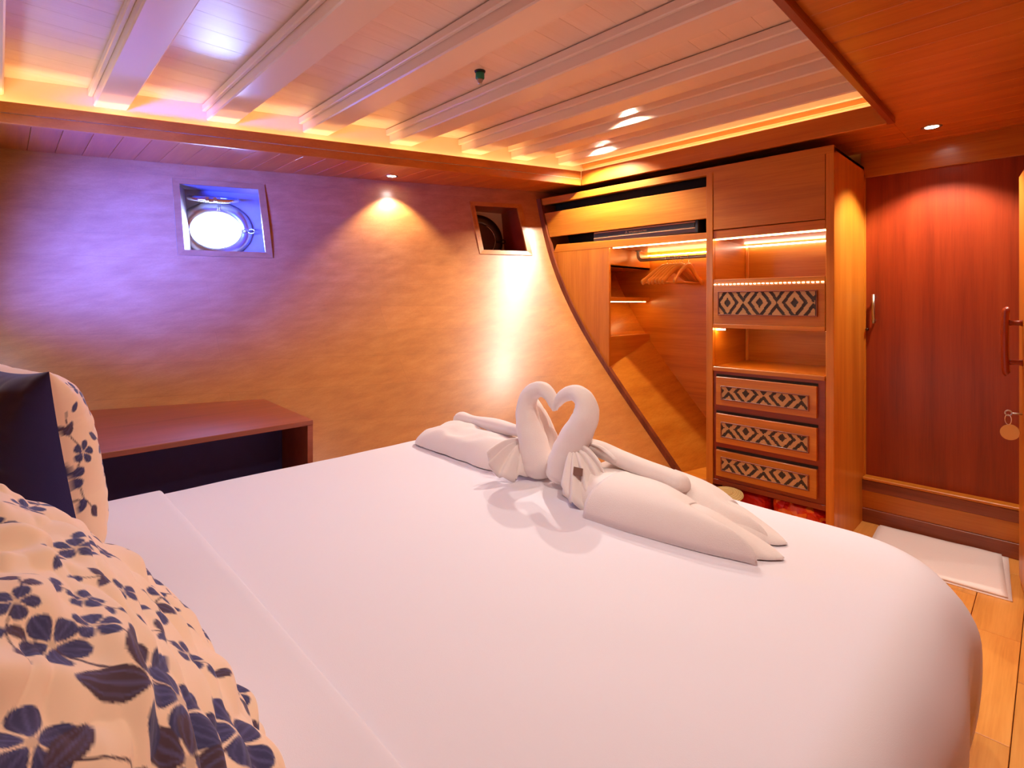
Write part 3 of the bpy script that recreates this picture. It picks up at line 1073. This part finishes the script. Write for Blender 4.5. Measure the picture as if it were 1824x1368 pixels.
# ------------------------------------------------------------------ nightstand
ns = empty('nightstand', (.3, 2.6, 0), 'low reddish teak bedside bench against the hull wall', 'nightstand')
ZT, YF, XR = .727, 2.315, 1.008
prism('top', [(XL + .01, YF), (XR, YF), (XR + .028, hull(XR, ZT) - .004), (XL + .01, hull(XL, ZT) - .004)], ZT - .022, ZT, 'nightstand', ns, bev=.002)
v, f = [], []
zz = np.linspace(.02, ZT - .022, 14)
for x_ in (XR - .024, XR):
    for z_ in zz:
        v += [(x_, YF + .004, z_), (x_, max(YF + .006, hull(XR, z_) - .006), z_)]
n_ = len(zz)
for k_ in range(n_ - 1):
    a_ = 2 * k_
    b_ = 2 * n_ + 2 * k_
    f += [(a_, a_ + 1, a_ + 3, a_ + 2), (b_, b_ + 2, b_ + 3, b_ + 1), (a_, a_ + 2, b_ + 2, b_), (a_ + 1, b_ + 1, b_ + 3, a_ + 3)]
f += [(0, 2 * n_, 2 * n_ + 1, 1), (2 * n_ - 2, 2 * n_ - 1, 4 * n_ - 1, 4 * n_ - 2)]
mesh('end_panel', v, f, 'nightstand', ns)
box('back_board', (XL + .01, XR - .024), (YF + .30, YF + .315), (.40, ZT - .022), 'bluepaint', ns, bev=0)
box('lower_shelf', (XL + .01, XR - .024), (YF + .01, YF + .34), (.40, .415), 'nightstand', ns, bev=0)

# ------------------------------------------------------------------ bed
BX0, BX1, BY0, BY1, BZ = -.30, 1.80, .115, 2.165, .622
bed = empty('bed', (.75, 1.12, 0), 'wide bed with a smooth white cotton sheet', 'bed')
box('base', (BX0, BX1 - .16), (BY0 + .12, BY1 - .06), (0, .24), 'teakX', bed, bev=.01)
box('mattress', (BX0, BX1 - .05), (BY0 + .05, BY1 - .04), (.24, .56), 'sheet', bed, bev=.06, seg=3)


def bed_profile(d, R=.20):
    """arc-length d past the inner rectangle -> (outward, drop)"""
    arc = R * math.pi / 2
    if d <= arc:
        a_ = d / R
        return R * math.sin(a_), R * (1 - math.cos(a_))
    e_ = d - arc
    return R - .55 * e_ * e_, R + e_


def cover(name, xr, yr, off, mat, drop, nx_, ny_, foot=True, seed=0.0, dome=.012):
    R_ = .13
    K_ = .16                       # plan radius of the flat top's corners
    ix0, ix1, iy0, iy1 = BX0, BX1 - R_ - K_, BY0 + R_ + K_, BY1 - R_ - K_
    v, f = [], []
    xs_ = np.linspace(xr[0], xr[1], nx_)
    ys_ = np.linspace(yr[0], yr[1], ny_)
    for x_ in xs_:
        for y_ in ys_:
            qx, qy = min(max(x_, ix0), ix1), min(max(y_, iy0), iy1)
            ex, ey = x_ - qx, y_ - qy
            d_ = math.hypot(ex, ey)
            if d_ > K_:
                ux, uy = ex / d_, ey / d_
                qx, qy = qx + ux * K_, qy + uy * K_
                dd = min(d_ - K_, drop)
                o_, h_ = bed_profile(dd, R_)
                wv = .014 * max(0, dd - .06) / .3 * math.sin((math.atan2(uy, ux) * 9 if ex and ey else (qx + qy) * 13) + seed)
                px_, py_, pz_ = qx + ux * (o_ + off + wv), qy + uy * (o_ + off + wv), BZ - h_ + off * max(0, 1 - h_ / R_)
            else:
                px_, py_, pz_ = x_, y_, BZ + off
            cx_ = (px_ - .75) / 1.05
            cy_ = (py_ - 1.12) / 1.05
            pz_ += dome * max(0, 1 - cx_ * cx_) * max(0, 1 - cy_ * cy_) - dome * .5
            pz_ += .004 * noise.noise(Vector((px_ * 2.2, py_ * 2.2, seed))) + .0016 * noise.noise(Vector((px_ * 7 + py_ * 5, py_ * 3, seed + 4)))
            v.append((px_, py_, pz_))
    for i in range(nx_ - 1):
        for k_ in range(ny_ - 1):
            f.append((i * ny_ + k_, (i + 1) * ny_ + k_, (i + 1) * ny_ + k_ + 1, i * ny_ + k_ + 1))
    return mesh(name, v, f, mat, bed, smooth=True)


cover('sheet', (BX0, BX1 - .13 + .62), (BY0 + .13 - .62, BY1 - .13 + .62), 0.0, 'sheet', .60, 110, 150, seed=1.3)
fold = cover('turned_down_fold', (BX0, .385), (BY0 + .13 - .45, BY1 - .13 + .36), .012, 'sheet', .5, 34, 110, seed=6.1)
md = fold.modifiers.new('thickness', 'SOLIDIFY')
md.thickness = .012
md.offset = -1
mb = fold.modifiers.new('round', 'BEVEL')
mb.width = .005
mb.segments = 2
fold['label'] = 'turned-down sheet edge near the pillows'
hb = box('headboard', (XL + .002, XL + .05), (BY0, BY1), (0, 1.05), 'teakY', bed, bev=.01)

# ------------------------------------------------------------------ pillows with printed flowers


def print_mat():
    m, nt, p = new_mat('floral_print_cotton')
    L = nt.links.new
    at = N(nt, 'ShaderNodeVertexColor', layer_name='print')
    L(at.outputs['Color'], p.inputs['Base Color'])
    p.inputs['Roughness'].default_value = .8
    p.inputs['Sheen Weight'].default_value = .15
    return m


M['floral'] = print_mat()
CREAM = np.array(lin(246, 214, 186)[:3])
INK1 = np.array(lin(44, 42, 92)[:3])
INK2 = np.array(lin(66, 38, 58)[:3])
INKL = np.array(lin(92, 92, 150)[:3])


def leaf_sdf(U, V, cx, cy, ang, ln, wd, petal=False):
    c_, s_ = math.cos(ang), math.sin(ang)
    a = (U - cx) * c_ + (V - cy) * s_
    b = -(U - cx) * s_ + (V - cy) * c_
    t = np.clip(a / ln, 0, 1)
    half = wd * np.sin(np.pi * t ** (1.5 if petal else .8)) ** (.55 if petal else .8)
    ins = (a > 0) & (a < ln) & (np.abs(b) < half)
    vein = ins & ((np.abs(b) < wd * .10) | (np.abs(np.abs(b) - half * .62) < wd * .05))
    return ins, vein


def paint(su, sv, motifs):
    """colour per grid vertex; every motif is drawn in its own window, four sub-samples per vertex"""
    tot = 0
    for jx, jy in ((-.25, -.25), (.25, -.25), (-.25, .25), (.25, .25)):
        ua = su + jx * np.gradient(su)
        va = sv + jy * np.gradient(sv)
        col = np.tile(CREAM, (ua.size, va.size, 1))

        def win(x0, x1, y0, y1):
            i0, i1 = np.searchsorted(ua, [x0, x1])
            k0, k1 = np.searchsorted(va, [y0, y1])
            U, V = np.meshgrid(ua[i0:i1], va[k0:k1], indexing='ij')
            return U, V, col[i0:i1, k0:k1]
        for mo in motifs:
            k = mo[0]
            if k == 'f':        # flower: centre, radius, rotation, ink
                _, cx, cy, r, rot, ink = mo
                U, V, cw = win(cx - 1.2 * r, cx + 1.2 * r, cy - 1.2 * r, cy + 1.2 * r)
                if not U.size:
                    continue
                for i in range(5):
                    a = rot + i * 2 * math.pi / 5
                    ins, vein = leaf_sdf(U, V, cx + .12 * r * math.cos(a), cy + .12 * r * math.sin(a), a, r * .98, r * .38, True)
                    cw[ins] = ink
                    cw[vein] = ink * .5 + INKL * .5
                d = np.hypot(U - cx, V - cy)
                cw[d < r * .15] = CREAM * .75
            elif k == 'l':      # leaf
                _, cx, cy, a, ln, wd, ink = mo
                U, V, cw = win(cx - ln, cx + ln, cy - ln, cy + ln)
                if not U.size:
                    continue
                ins, vein = leaf_sdf(U, V, cx, cy, a, ln, wd)
                cw[ins] = ink
                cw[vein] = ink * .5 + INKL * .5
            elif k == 's':      # stem through points
                pts = spline(mo[1], 8)
                for i in range(len(pts) - 1):
                    (ax, ay), (bx, by) = pts[i], pts[i + 1]
                    e_ = mo[2] * 2
                    U, V, cw = win(min(ax, bx) - e_, max(ax, bx) + e_, min(ay, by) - e_, max(ay, by) + e_)
                    if not U.size:
                        continue
                    dx, dy = bx - ax, by - ay
                    t = np.clip(((U - ax) * dx + (V - ay) * dy) / (dx * dx + dy * dy + 1e-12), 0, 1)
                    cw[np.hypot(U - ax - t * dx, V - ay - t * dy) < mo[2]] = mo[3]
        tot = tot + col
    return tot / 4


PRINT_UV = {}


def pillow(label, c, wd, ht, th, tilt, yaw, motifs, seed, wr_amp, res=(190, 130), roll=0.0):
    root = empty('pillow', c, label, 'pillow', 'floral and navy pillows')
    nrm = Vector((math.cos(tilt), 0, math.sin(tilt)))
    up = Vector((-math.sin(tilt), 0, math.cos(tilt)))
    side = Vector((0, 1, 0))
    R_ = Matrix.Rotation(yaw, 3, 'Z')
    rr = Matrix.Rotation(roll, 3, nrm)
    nrm, up, side = R_ @ nrm, R_ @ (rr @ up), R_ @ (rr @ side)
    nu, nv_ = res
    us = np.sin(np.linspace(-1, 1, nu) * math.pi / 2 * .98) / math.sin(math.pi / 2 * .98) * .35 + np.linspace(-1, 1, nu) * .65
    vs_ = np.sin(np.linspace(-1, 1, nv_) * math.pi / 2 * .98) / math.sin(math.pi / 2 * .98) * .35 + np.linspace(-1, 1, nv_) * .65
    for part, sg, mat_ in (('front_cover', 1, 'floral'), ('back_cover', -1, 'navy')):
        st_ = 1 if sg > 0 else 2
        uu, vv_ = us[::st_], vs_[::st_]
        uu = np.append(uu, us[-1]) if uu[-1] != us[-1] else uu
        vv_ = np.append(vv_, vs_[-1]) if vv_[-1] != vs_[-1] else vv_
        v, f = [], []
        for a in uu:
            for b in vv_:
                fo = (max(0, 1 - abs(a) ** 3.2) * max(0, 1 - abs(b) ** 3.2)) ** .55
                pa = a * (1 - .07 * (1 - abs(b)) ** 0 * (1 - b * b) * abs(a) ** 3)
                pb = b * (1 - .09 * (1 - a * a) * abs(b) ** 3)
                edge = 1 - fo
                wrk = wr_amp * (noise.noise(Vector((pa * 3 + seed, pb * 5, sg))) + .7 * noise.noise(Vector((pa * 5 - pb * 7, pb * 3 + seed, sg * 2)))) * (.25 + edge) * min(1, fo * 3)
                # gathers running inward from the seams
                wrk += wr_amp * .8 * math.sin(a * 26 + 4 * noise.noise(Vector((a * 3, b * 2, seed)))) * max(0, abs(b) - .35) * min(1, fo * 3)
                cr_ = noise.noise(Vector((pa * 2.2 + pb * 2.0, pb * 6 - pa * 3, seed + 20))) + .5 * noise.noise(Vector((pa * 4 + pb * 5, pb * 11 - pa * 5, seed + 30)))
                wrk += wr_amp * .9 * (abs(cr_) - .2) * min(1, fo * 2)
                h = th / 2 * fo + wrk
                sag = -.02 * (1 - a * a) * (b < 0) * 0
                v.append(side * (pa * wd / 2) + up * (pb * ht / 2 + sag) + nrm * (sg * h))
        m_ = len(vv_)
        for i in range(len(uu) - 1):
            for k_ in range(m_ - 1):
                f.append((i * m_ + k_, (i + 1) * m_ + k_, (i + 1) * m_ + k_ + 1, i * m_ + k_ + 1))
        o = mesh(part, v, f, mat_, root, smooth=True, local=True, label='navy blue back cover' if sg < 0 else 'cream cover printed with dark blue flowers')
        if sg > 0:
            def arc(q, half):        # distance along the curved cloth from the middle
                xy = np.stack([q * half, th / 2 * np.maximum(0, 1 - np.abs(q) ** 3.2) ** .55], 1)
                L_ = np.concatenate([[0], np.cumsum(np.hypot(*np.diff(xy, axis=0).T))])
                return L_ - np.interp(0.0, q, L_)
            su, sv = arc(uu, wd / 2), arc(vv_, ht / 2)
            PRINT_UV[o.name] = np.meshgrid(su, sv, indexing='ij')
            col = paint(su, sv, motifs)
            ca = o.data.color_attributes.new('print', 'FLOAT_COLOR', 'POINT')
            ca.data.foreach_set('color', np.concatenate([col, np.ones((*col.shape[:2], 1))], axis=2).astype(np.float32).ravel())
    return root


rnd = random.Random(5)


def spray(cx, cy, a, sc_=1.0, ink=None):
    ink = INK1 if ink is None else ink
    out = []
    c_, s_ = math.cos(a), math.sin(a)
    T = lambda x_, y_: (cx + sc_ * (x_ * c_ - y_ * s_), cy + sc_ * (x_ * s_ + y_ * c_))
    out.append(('s', [T(-.09, -.03), T(-.045, -.01), T(0, 0), T(.05, .012), T(.09, .04)], .0016 * sc_, INK2))
    out.append(('f', *T(0, 0), .036 * sc_, rnd.random() * 6, ink))
    for x_, y_, b_ in ((-.045, -.01, 2.2), (-.06, -.018, -2.4), (.055, .014, -.6), (.09, .04, .8), (.05, .012, 1.5)):
        q = T(x_, y_)
        out.append(('l', q[0], q[1], a + b_, .042 * sc_, .0115 * sc_, INK2 if rnd.random() < .4 else ink))
    return out


near_m, far_m = [], []
for cx, cy, a, s_ in ((-.118, .124, .9, .50), (.02, .125, 2.3, .60), (.19, .16, -.7, .65), (-.045, .07, 1.4, .52), (-.178, .197, 3.0, .55), (.11, .07, 1.9, .65), (.07, .205, .4, .6),
                      (.27, .06, -.3, .8), (-.10, -.02, 1, .62), (.05, -.02, 2.4, .75), (.19, -.05, .6, .8), (-.06, -.13, .2, .8), (.12, -.14, 1.2, .9), (-.30, -.14, 1.2, .8), (-.16, -.20, .4, .8), (.26, -.19, .2, .8)):
    near_m += spray(cx, cy, a, s_)
near_m += [('s', [(-.228, .026), (-.250, .062), (-.246, .085), (-.225, .12), (-.208, .15)], .0016, INK2),
           ('s', [(-.290, .014), (-.262, -.02), (-.235, -.05), (-.215, -.066)], .0018, INK2),
           ('s', [(-.172, .119), (-.190, .09), (-.215, .06), (-.228, .026)], .0014, INK2),
           ('s', [(-.321, .150), (-.330, .11), (-.318, .06), (-.290, .014)], .0014, INK2),
           ('f', -.321, .150, .034, .3, INK1), ('f', -.208, .150, .030, 1.0, INK1), ('f', -.228, .024, .044, .6, INK1), ('f', -.292, .012, .044, .1, INK2),
           ('f', -.172, .119, .021, 1.4, INK1), ('f', -.212, -.066, .046, .5, INK1),
           ('l', -.240, .076, .12, .078, .019, INK2), ('l', -.252, .074, 1.55, .060, .019, INK2), ('l', -.338, .132, -.45, .052, .013, INK2),
           ('l', -.195, .050, -.45, .055, .013, INK1), ('l', -.192, .062, .55, .046, .012, INK2), ('l', -.300, .052, .25, .045, .012, INK1), ('l', -.262, -.02, .9, .045, .012, INK1)]
for cx, cy, a, s_ in ((-.20, -.02, 1.7, .9), (-.10, -.14, 2.6, .9), (-.05, .13, .2, .9), (.1, 0, 1.2, 1), (.25, .1, 2, 1), (.2, -.14, .3, 1), (-.22, .16, 1.9, .7), (-.20, -.20, .6, .8)):
    far_m += spray(cx, cy, a, s_)
far_m += [('s', [(-.335, .150), (-.338, .10), (-.318, .05), (-.345, .0), (-.335, -.045), (-.318, -.09)], .0016, INK2), ('s', [(-.375, -.075), (-.355, -.055), (-.325, -.07)], .002, INK2),
          ('s', [(-.385, .045), (-.36, .02), (-.345, .0)], .002, INK2),
          ('f', -.356, -.004, .030, .4, INK1), ('f', -.312, .044, .026, 1.1, INK1), ('l', -.342, .095, 1.0, .036, .010, INK2), ('l', -.338, .10, 2.4, .034, .010, INK2),
          ('l', -.36, .022, 2.2, .03, .008, INK2), ('l', -.318, -.085, -1.2, .034, .010, INK2), ('l', -.33, -.06, -2.2, .034, .010, INK1), ('l', -.32, .145, .8, .03, .008, INK1)]
pillow('floral pillow nearest the camera, gathered seams, on the bed', (.035, .80, .775), .82, .54, .28, math.radians(38), 0.0, near_m, 3.3, .019, (420, 300))
pillow('far floral pillow with its navy side showing, beside the bench', (.040, 1.83, .855), .62, .50, .23, math.radians(9), math.radians(14), far_m, 8.1, .006, (300, 220))

# ------------------------------------------------------------------ towel swans
XSW = 1.39


def on_plane(pxx, pyy, X_=XSW):
    r = (pxx - 912) / FPX
    dx = math.cos(YAW) + r * math.sin(YAW)
    dy = math.sin(YAW) - r * math.cos(YAW)
    t = X_ / dx
    return (X_, dy * t, CAM_Z - (pyy - 540) / FPX * t)


def swan(name, label, neck, extra):
    root = empty('towel_swan', extra['base'], label, 'towel swan', 'folded towel swans')
    pts = spline([(*p, r) for p, r in neck], 7)
    path = [q[:3] for q in pts]
    rad = [max(.003, q[3]) for q in pts]
    sd = extra['seed']

    def rid(t, a):
        return 1 + .07 * noise.noise(Vector((math.cos(a) * 2, math.sin(a) * 2, t * 8 + sd))) + .022 * math.sin(t * 70 + 2 * a + 3 * noise.noise(Vector((t * 9, a, sd)))) * (1 - .6 * t)
    tube('neck', path, rad, 'towel', root, n=26, ridge=rid, up=Vector((1, 0, 0)))
    for nm, pth, rr in extra.get('rolls', []):
        pp = spline([(*p, r) for p, r in zip(pth, rr)], 7)
        tube(nm, [q[:3] for q in pp], [(q[3] * .85, q[3]) for q in pp], 'towel', root, n=18, ridge=rid)
    return root


def fan(name, parent, apex, sweep, heights, n_=48, pleats=5, amp=.012, rad_=None, droop=.0, layers=12, th=.006):
    """pleated towel wing fanning out of apex; sweep: list of outer points"""
    outer = spline(sweep, 10)
    m_ = len(outer)
    v, f = [], []
    A = np.array(apex)
    for i, q in enumerate(outer):
        ph = i / (m_ - 1)
        for k_ in range(layers + 1):
            t = k_ / layers
            p = A * (1 - t) + q * t
            p = p + np.array([0, 0, heights * math.sin(math.pi * t) * (1 - .2 * t)])
            w_ = amp * t * math.sin(ph * pleats * 2 * math.pi)
            p = p + np.array([-.6, 0, .8]) * w_
            v.append(tuple(p))
    L_ = layers + 1
    for i in range(m_ - 1):
        for k_ in range(layers):
            f.append((i * L_ + k_, (i + 1) * L_ + k_, (i + 1) * L_ + k_ + 1, i * L_ + k_ + 1))
    o = mesh(name, v, f, 'towel', parent, smooth=True)
    md = o.modifiers.new('cloth', 'SOLIDIFY')
    md.thickness = th
    md.offset = 0
    return o


S = lambda pxx, pyy, r, X_=XSW: (on_plane(pxx, pyy, X_), r)
ZB = BZ + .004
left_neck = [S(956, 842, .050), S(958, 822, .056), S(951, 790, .053), S(941, 752, .046), S(938, 722, .038), S(947, 700, .031), S(965, 693, .027), S(980, 705, .023), S(986, 722, .016), S(987, 732, .006)]
right_neck = [S(1000, 850, .054), S(1004, 832, .060), S(1014, 800, .054), S(1032, 767, .049), S(1044, 738, .043), S(1041, 713, .034), S(1024, 700, .028), S(1004, 705, .022), S(993, 719, .015), S(990, 730, .006)]
b1_ = on_plane(958, 842)
swan_l = swan('towel_swan', 'left towel swan of the heart pair, without the brown care tag', left_neck,
              dict(base=(XSW, b1_[1], ZB), seed=2.0, rolls=[('inner_roll', [on_plane(951, 712, 1.46), on_plane(966, 745, 1.46), on_plane(982, 790, 1.46), on_plane(985, 830, 1.46)], [.016, .028, .034, .034])]))
b2_ = on_plane(1004, 842)
swan_r = swan('towel_swan', 'right towel swan of the heart pair, with a brown care tag', right_neck, dict(base=(XSW, b2_[1], ZB), seed=5.0))


# wings: pleated towel ends hanging over the rolled towels
def bedpt(pxx, pyy, z):
    r = (pxx - 912) / FPX
    dx = math.cos(YAW) + r * math.sin(YAW)
    dy = math.sin(YAW) - r * math.cos(YAW)
    t = (CAM_Z - z) * FPX / (pyy - 540)
    return np.array((dx * t, dy * t, z))


fan('wing', swan_l, (1.39, 1.37, .745), [bedpt(873, 803, .725), bedpt(868, 820, .695), bedpt(880, 842, .65), bedpt(903, 855, .634), bedpt(925, 851, .634), bedpt(944, 842, .65)], .02, pleats=4, amp=.012)
fan('wing', swan_r, (1.38, 1.125, .765), [bedpt(1001, 862, .665), bedpt(1010, 886, .645), bedpt(1024, 901, .634), bedpt(1045, 905, .634), bedpt(1064, 896, .645), bedpt(1078, 878, .668), bedpt(1080, 852, .705), bedpt(1070, 826, .735)], .03, pleats=4.5, amp=.015)
fan('wing', swan_r, (1.42, 1.13, .77), [(1.40, .97, .745), (1.46, .955, .745), (1.53, .97, .725), (1.575, 1.01, .69)], .02, pleats=3, amp=.010)
v = [np.array(q) + np.array((-.006, -.005, .004)) for q in ((1.3078, 1.0653, .7296), (1.3165, 1.0354, .728), (1.3042, 1.0287, .7087), (1.2935, 1.0567, .7109))]
v += [q + np.array((.003, .002, -.002)) for q in v]
mesh('care_tag', v, [(0, 1, 2, 3), (7, 6, 5, 4), (0, 4, 5, 1), (1, 5, 6, 2), (2, 6, 7, 3), (3, 7, 4, 0)], 'tagbrown', swan_r, label='small brown care tag')


# ---- flat rolled towels under the swans
def section_loft(name, secs, mat, parent, n=28, m=8, seed=0.0, amp=.004, open_end=False):
    """secs: (centre xyz on the bed, half width, height[, shear of the front edge]) half-round sections across X"""
    S_ = spline([tuple(q[0]) + (q[1], q[2], q[3] if len(q) > 3 else 0.0) for q in secs], m)
    v, f = [], []
    for i, s_ in enumerate(S_):
        cx, cy_, cz_, hw, hh, sh = s_
        for k_ in range(n + 1):
            a = math.pi * k_ / n
            x_ = cx - hw * math.cos(a)
            z_ = cz_ + hh * math.sin(a) ** .75
            y_ = cy_ - sh * max(0, math.cos(a)) ** 1.3
            x_ += .30 * (cy_ - y_)
            nn = amp * (noise.noise(Vector((x_ * 12, y_ * 9, seed))) + .6 * noise.noise(Vector((x_ * 30, y_ * 14, seed + 3))))
            v.append((x_ + nn * .6, y_, max(cz_, z_ + nn * math.sin(a))))
    m_ = n + 1
    for i in range(len(S_) - 1):
        for k_ in range(n):
            f.append((i * m_ + k_, (i + 1) * m_ + k_, (i + 1) * m_ + k_ + 1, i * m_ + k_ + 1))
    if not open_end:
        f.append(tuple(range(m_)))
        f.append(tuple(range((len(S_) - 1) * m_, len(S_) * m_))[::-1])
    return mesh(name, v, f, mat, parent, smooth=True)


tl = empty('rolled_towel', (1.45, 1.65, ZB), 'rolled white bath towel stretching left of the swans', 'towel', 'rolled bath towels on the bed')
section_loft('towel_body', [((1.42, 2.00, ZB), .085, .012), ((1.43, 1.965, ZB), .110, .060), ((1.435, 1.88, ZB), .118, .088), ((1.435, 1.75, ZB), .12, .094), ((1.43, 1.6, ZB), .122, .10), ((1.43, 1.47, ZB), .112, .098), ((1.43, 1.38, ZB), .085, .07), ((1.43, 1.32, ZB), .06, .04)], 'towel', tl, seed=1.0, amp=.016)
pts = [(1.525, 1.93, ZB + .075), (1.525, 1.90, ZB + .098), (1.51, 1.80, ZB + .104), (1.49, 1.66, ZB + .112), (1.46, 1.50, ZB + .122), (1.44, 1.40, ZB + .13)]
path = spline(pts, 6)
tube('rolled_edge', path, [.024 + .004 * math.sin(i * .4) for i in range(len(path))], 'towel', tl, n=16, flat=1.1)
slab('towel_end_flap', [(1.315, 1.93), (1.50, 2.02), (1.52, 1.90), (1.32, 1.82)], ZB, .014, 'towel', tl, .004, seed=9)

tr = empty('rolled_towel', (1.40, .80, ZB), 'rolled white bath towel stretching right of the swans with pointed ends', 'towel', 'rolled bath towels on the bed')


def wrap(secs, seed):
    o = section_loft('outer_wrap', secs, 'towel', tr, seed=seed, amp=.004, open_end=True)
    md = o.modifiers.new('cloth', 'SOLIDIFY')
    md.thickness = .007
    return o


# front roll: inner cone then the outer wrap, its lip running obliquely to the tip
section_loft('towel_body', [((1.40, 1.12, ZB), .085, .05), ((1.395, 1.05, ZB), .105, .085), ((1.375, .96, ZB), .115, .098), ((1.35, .88, ZB), .105, .10), ((1.335, .78, ZB), .095, .095), ((1.335, .66, ZB), .080, .078), ((1.345, .57, ZB), .062, .050), ((1.362, .50, ZB), .034, .020), ((1.370, .462, ZB), .006, .003)], 'towel', tr, seed=2.0, amp=.006)
wrap([((1.345, .925, ZB), .120, .108, -.03), ((1.342, .86, ZB), .121, .110, 0.0), ((1.335, .79, ZB), .114, .106, .06), ((1.330, .73, ZB), .105, .098, .13), ((1.330, .685, ZB), .092, .083, .19)], 3.0)
# back roll
section_loft('towel_body', [((1.51, 1.14, ZB), .07, .05), ((1.515, 1.05, ZB), .09, .085), ((1.50, .92, ZB), .095, .09), ((1.49, .80, ZB), .085, .085), ((1.475, .68, ZB), .075, .066), ((1.465, .58, ZB), .055, .042), ((1.462, .51, ZB), .03, .016), ((1.462, .485, ZB), .006, .003)], 'towel', tr, seed=4.0, amp=.006)
wrap([((1.495, .83, ZB), .100, .103, -.02), ((1.488, .77, ZB), .100, .099, .0), ((1.480, .70, ZB), .092, .086, .05), ((1.474, .64, ZB), .074, .062, .12)], 5.0)
pts = [(1.44, 1.14, ZB + .135), (1.44, 1.06, ZB + .135), (1.435, .97, ZB + .122), (1.43, .88, ZB + .112), (1.425, .80, ZB + .106), (1.42, .735, ZB + .094)]
path = spline(pts, 6)
tube('rolled_edge', path, [.027] * (len(path) - 2) + [.022, .012], 'towel', tr, n=16, flat=1.2)
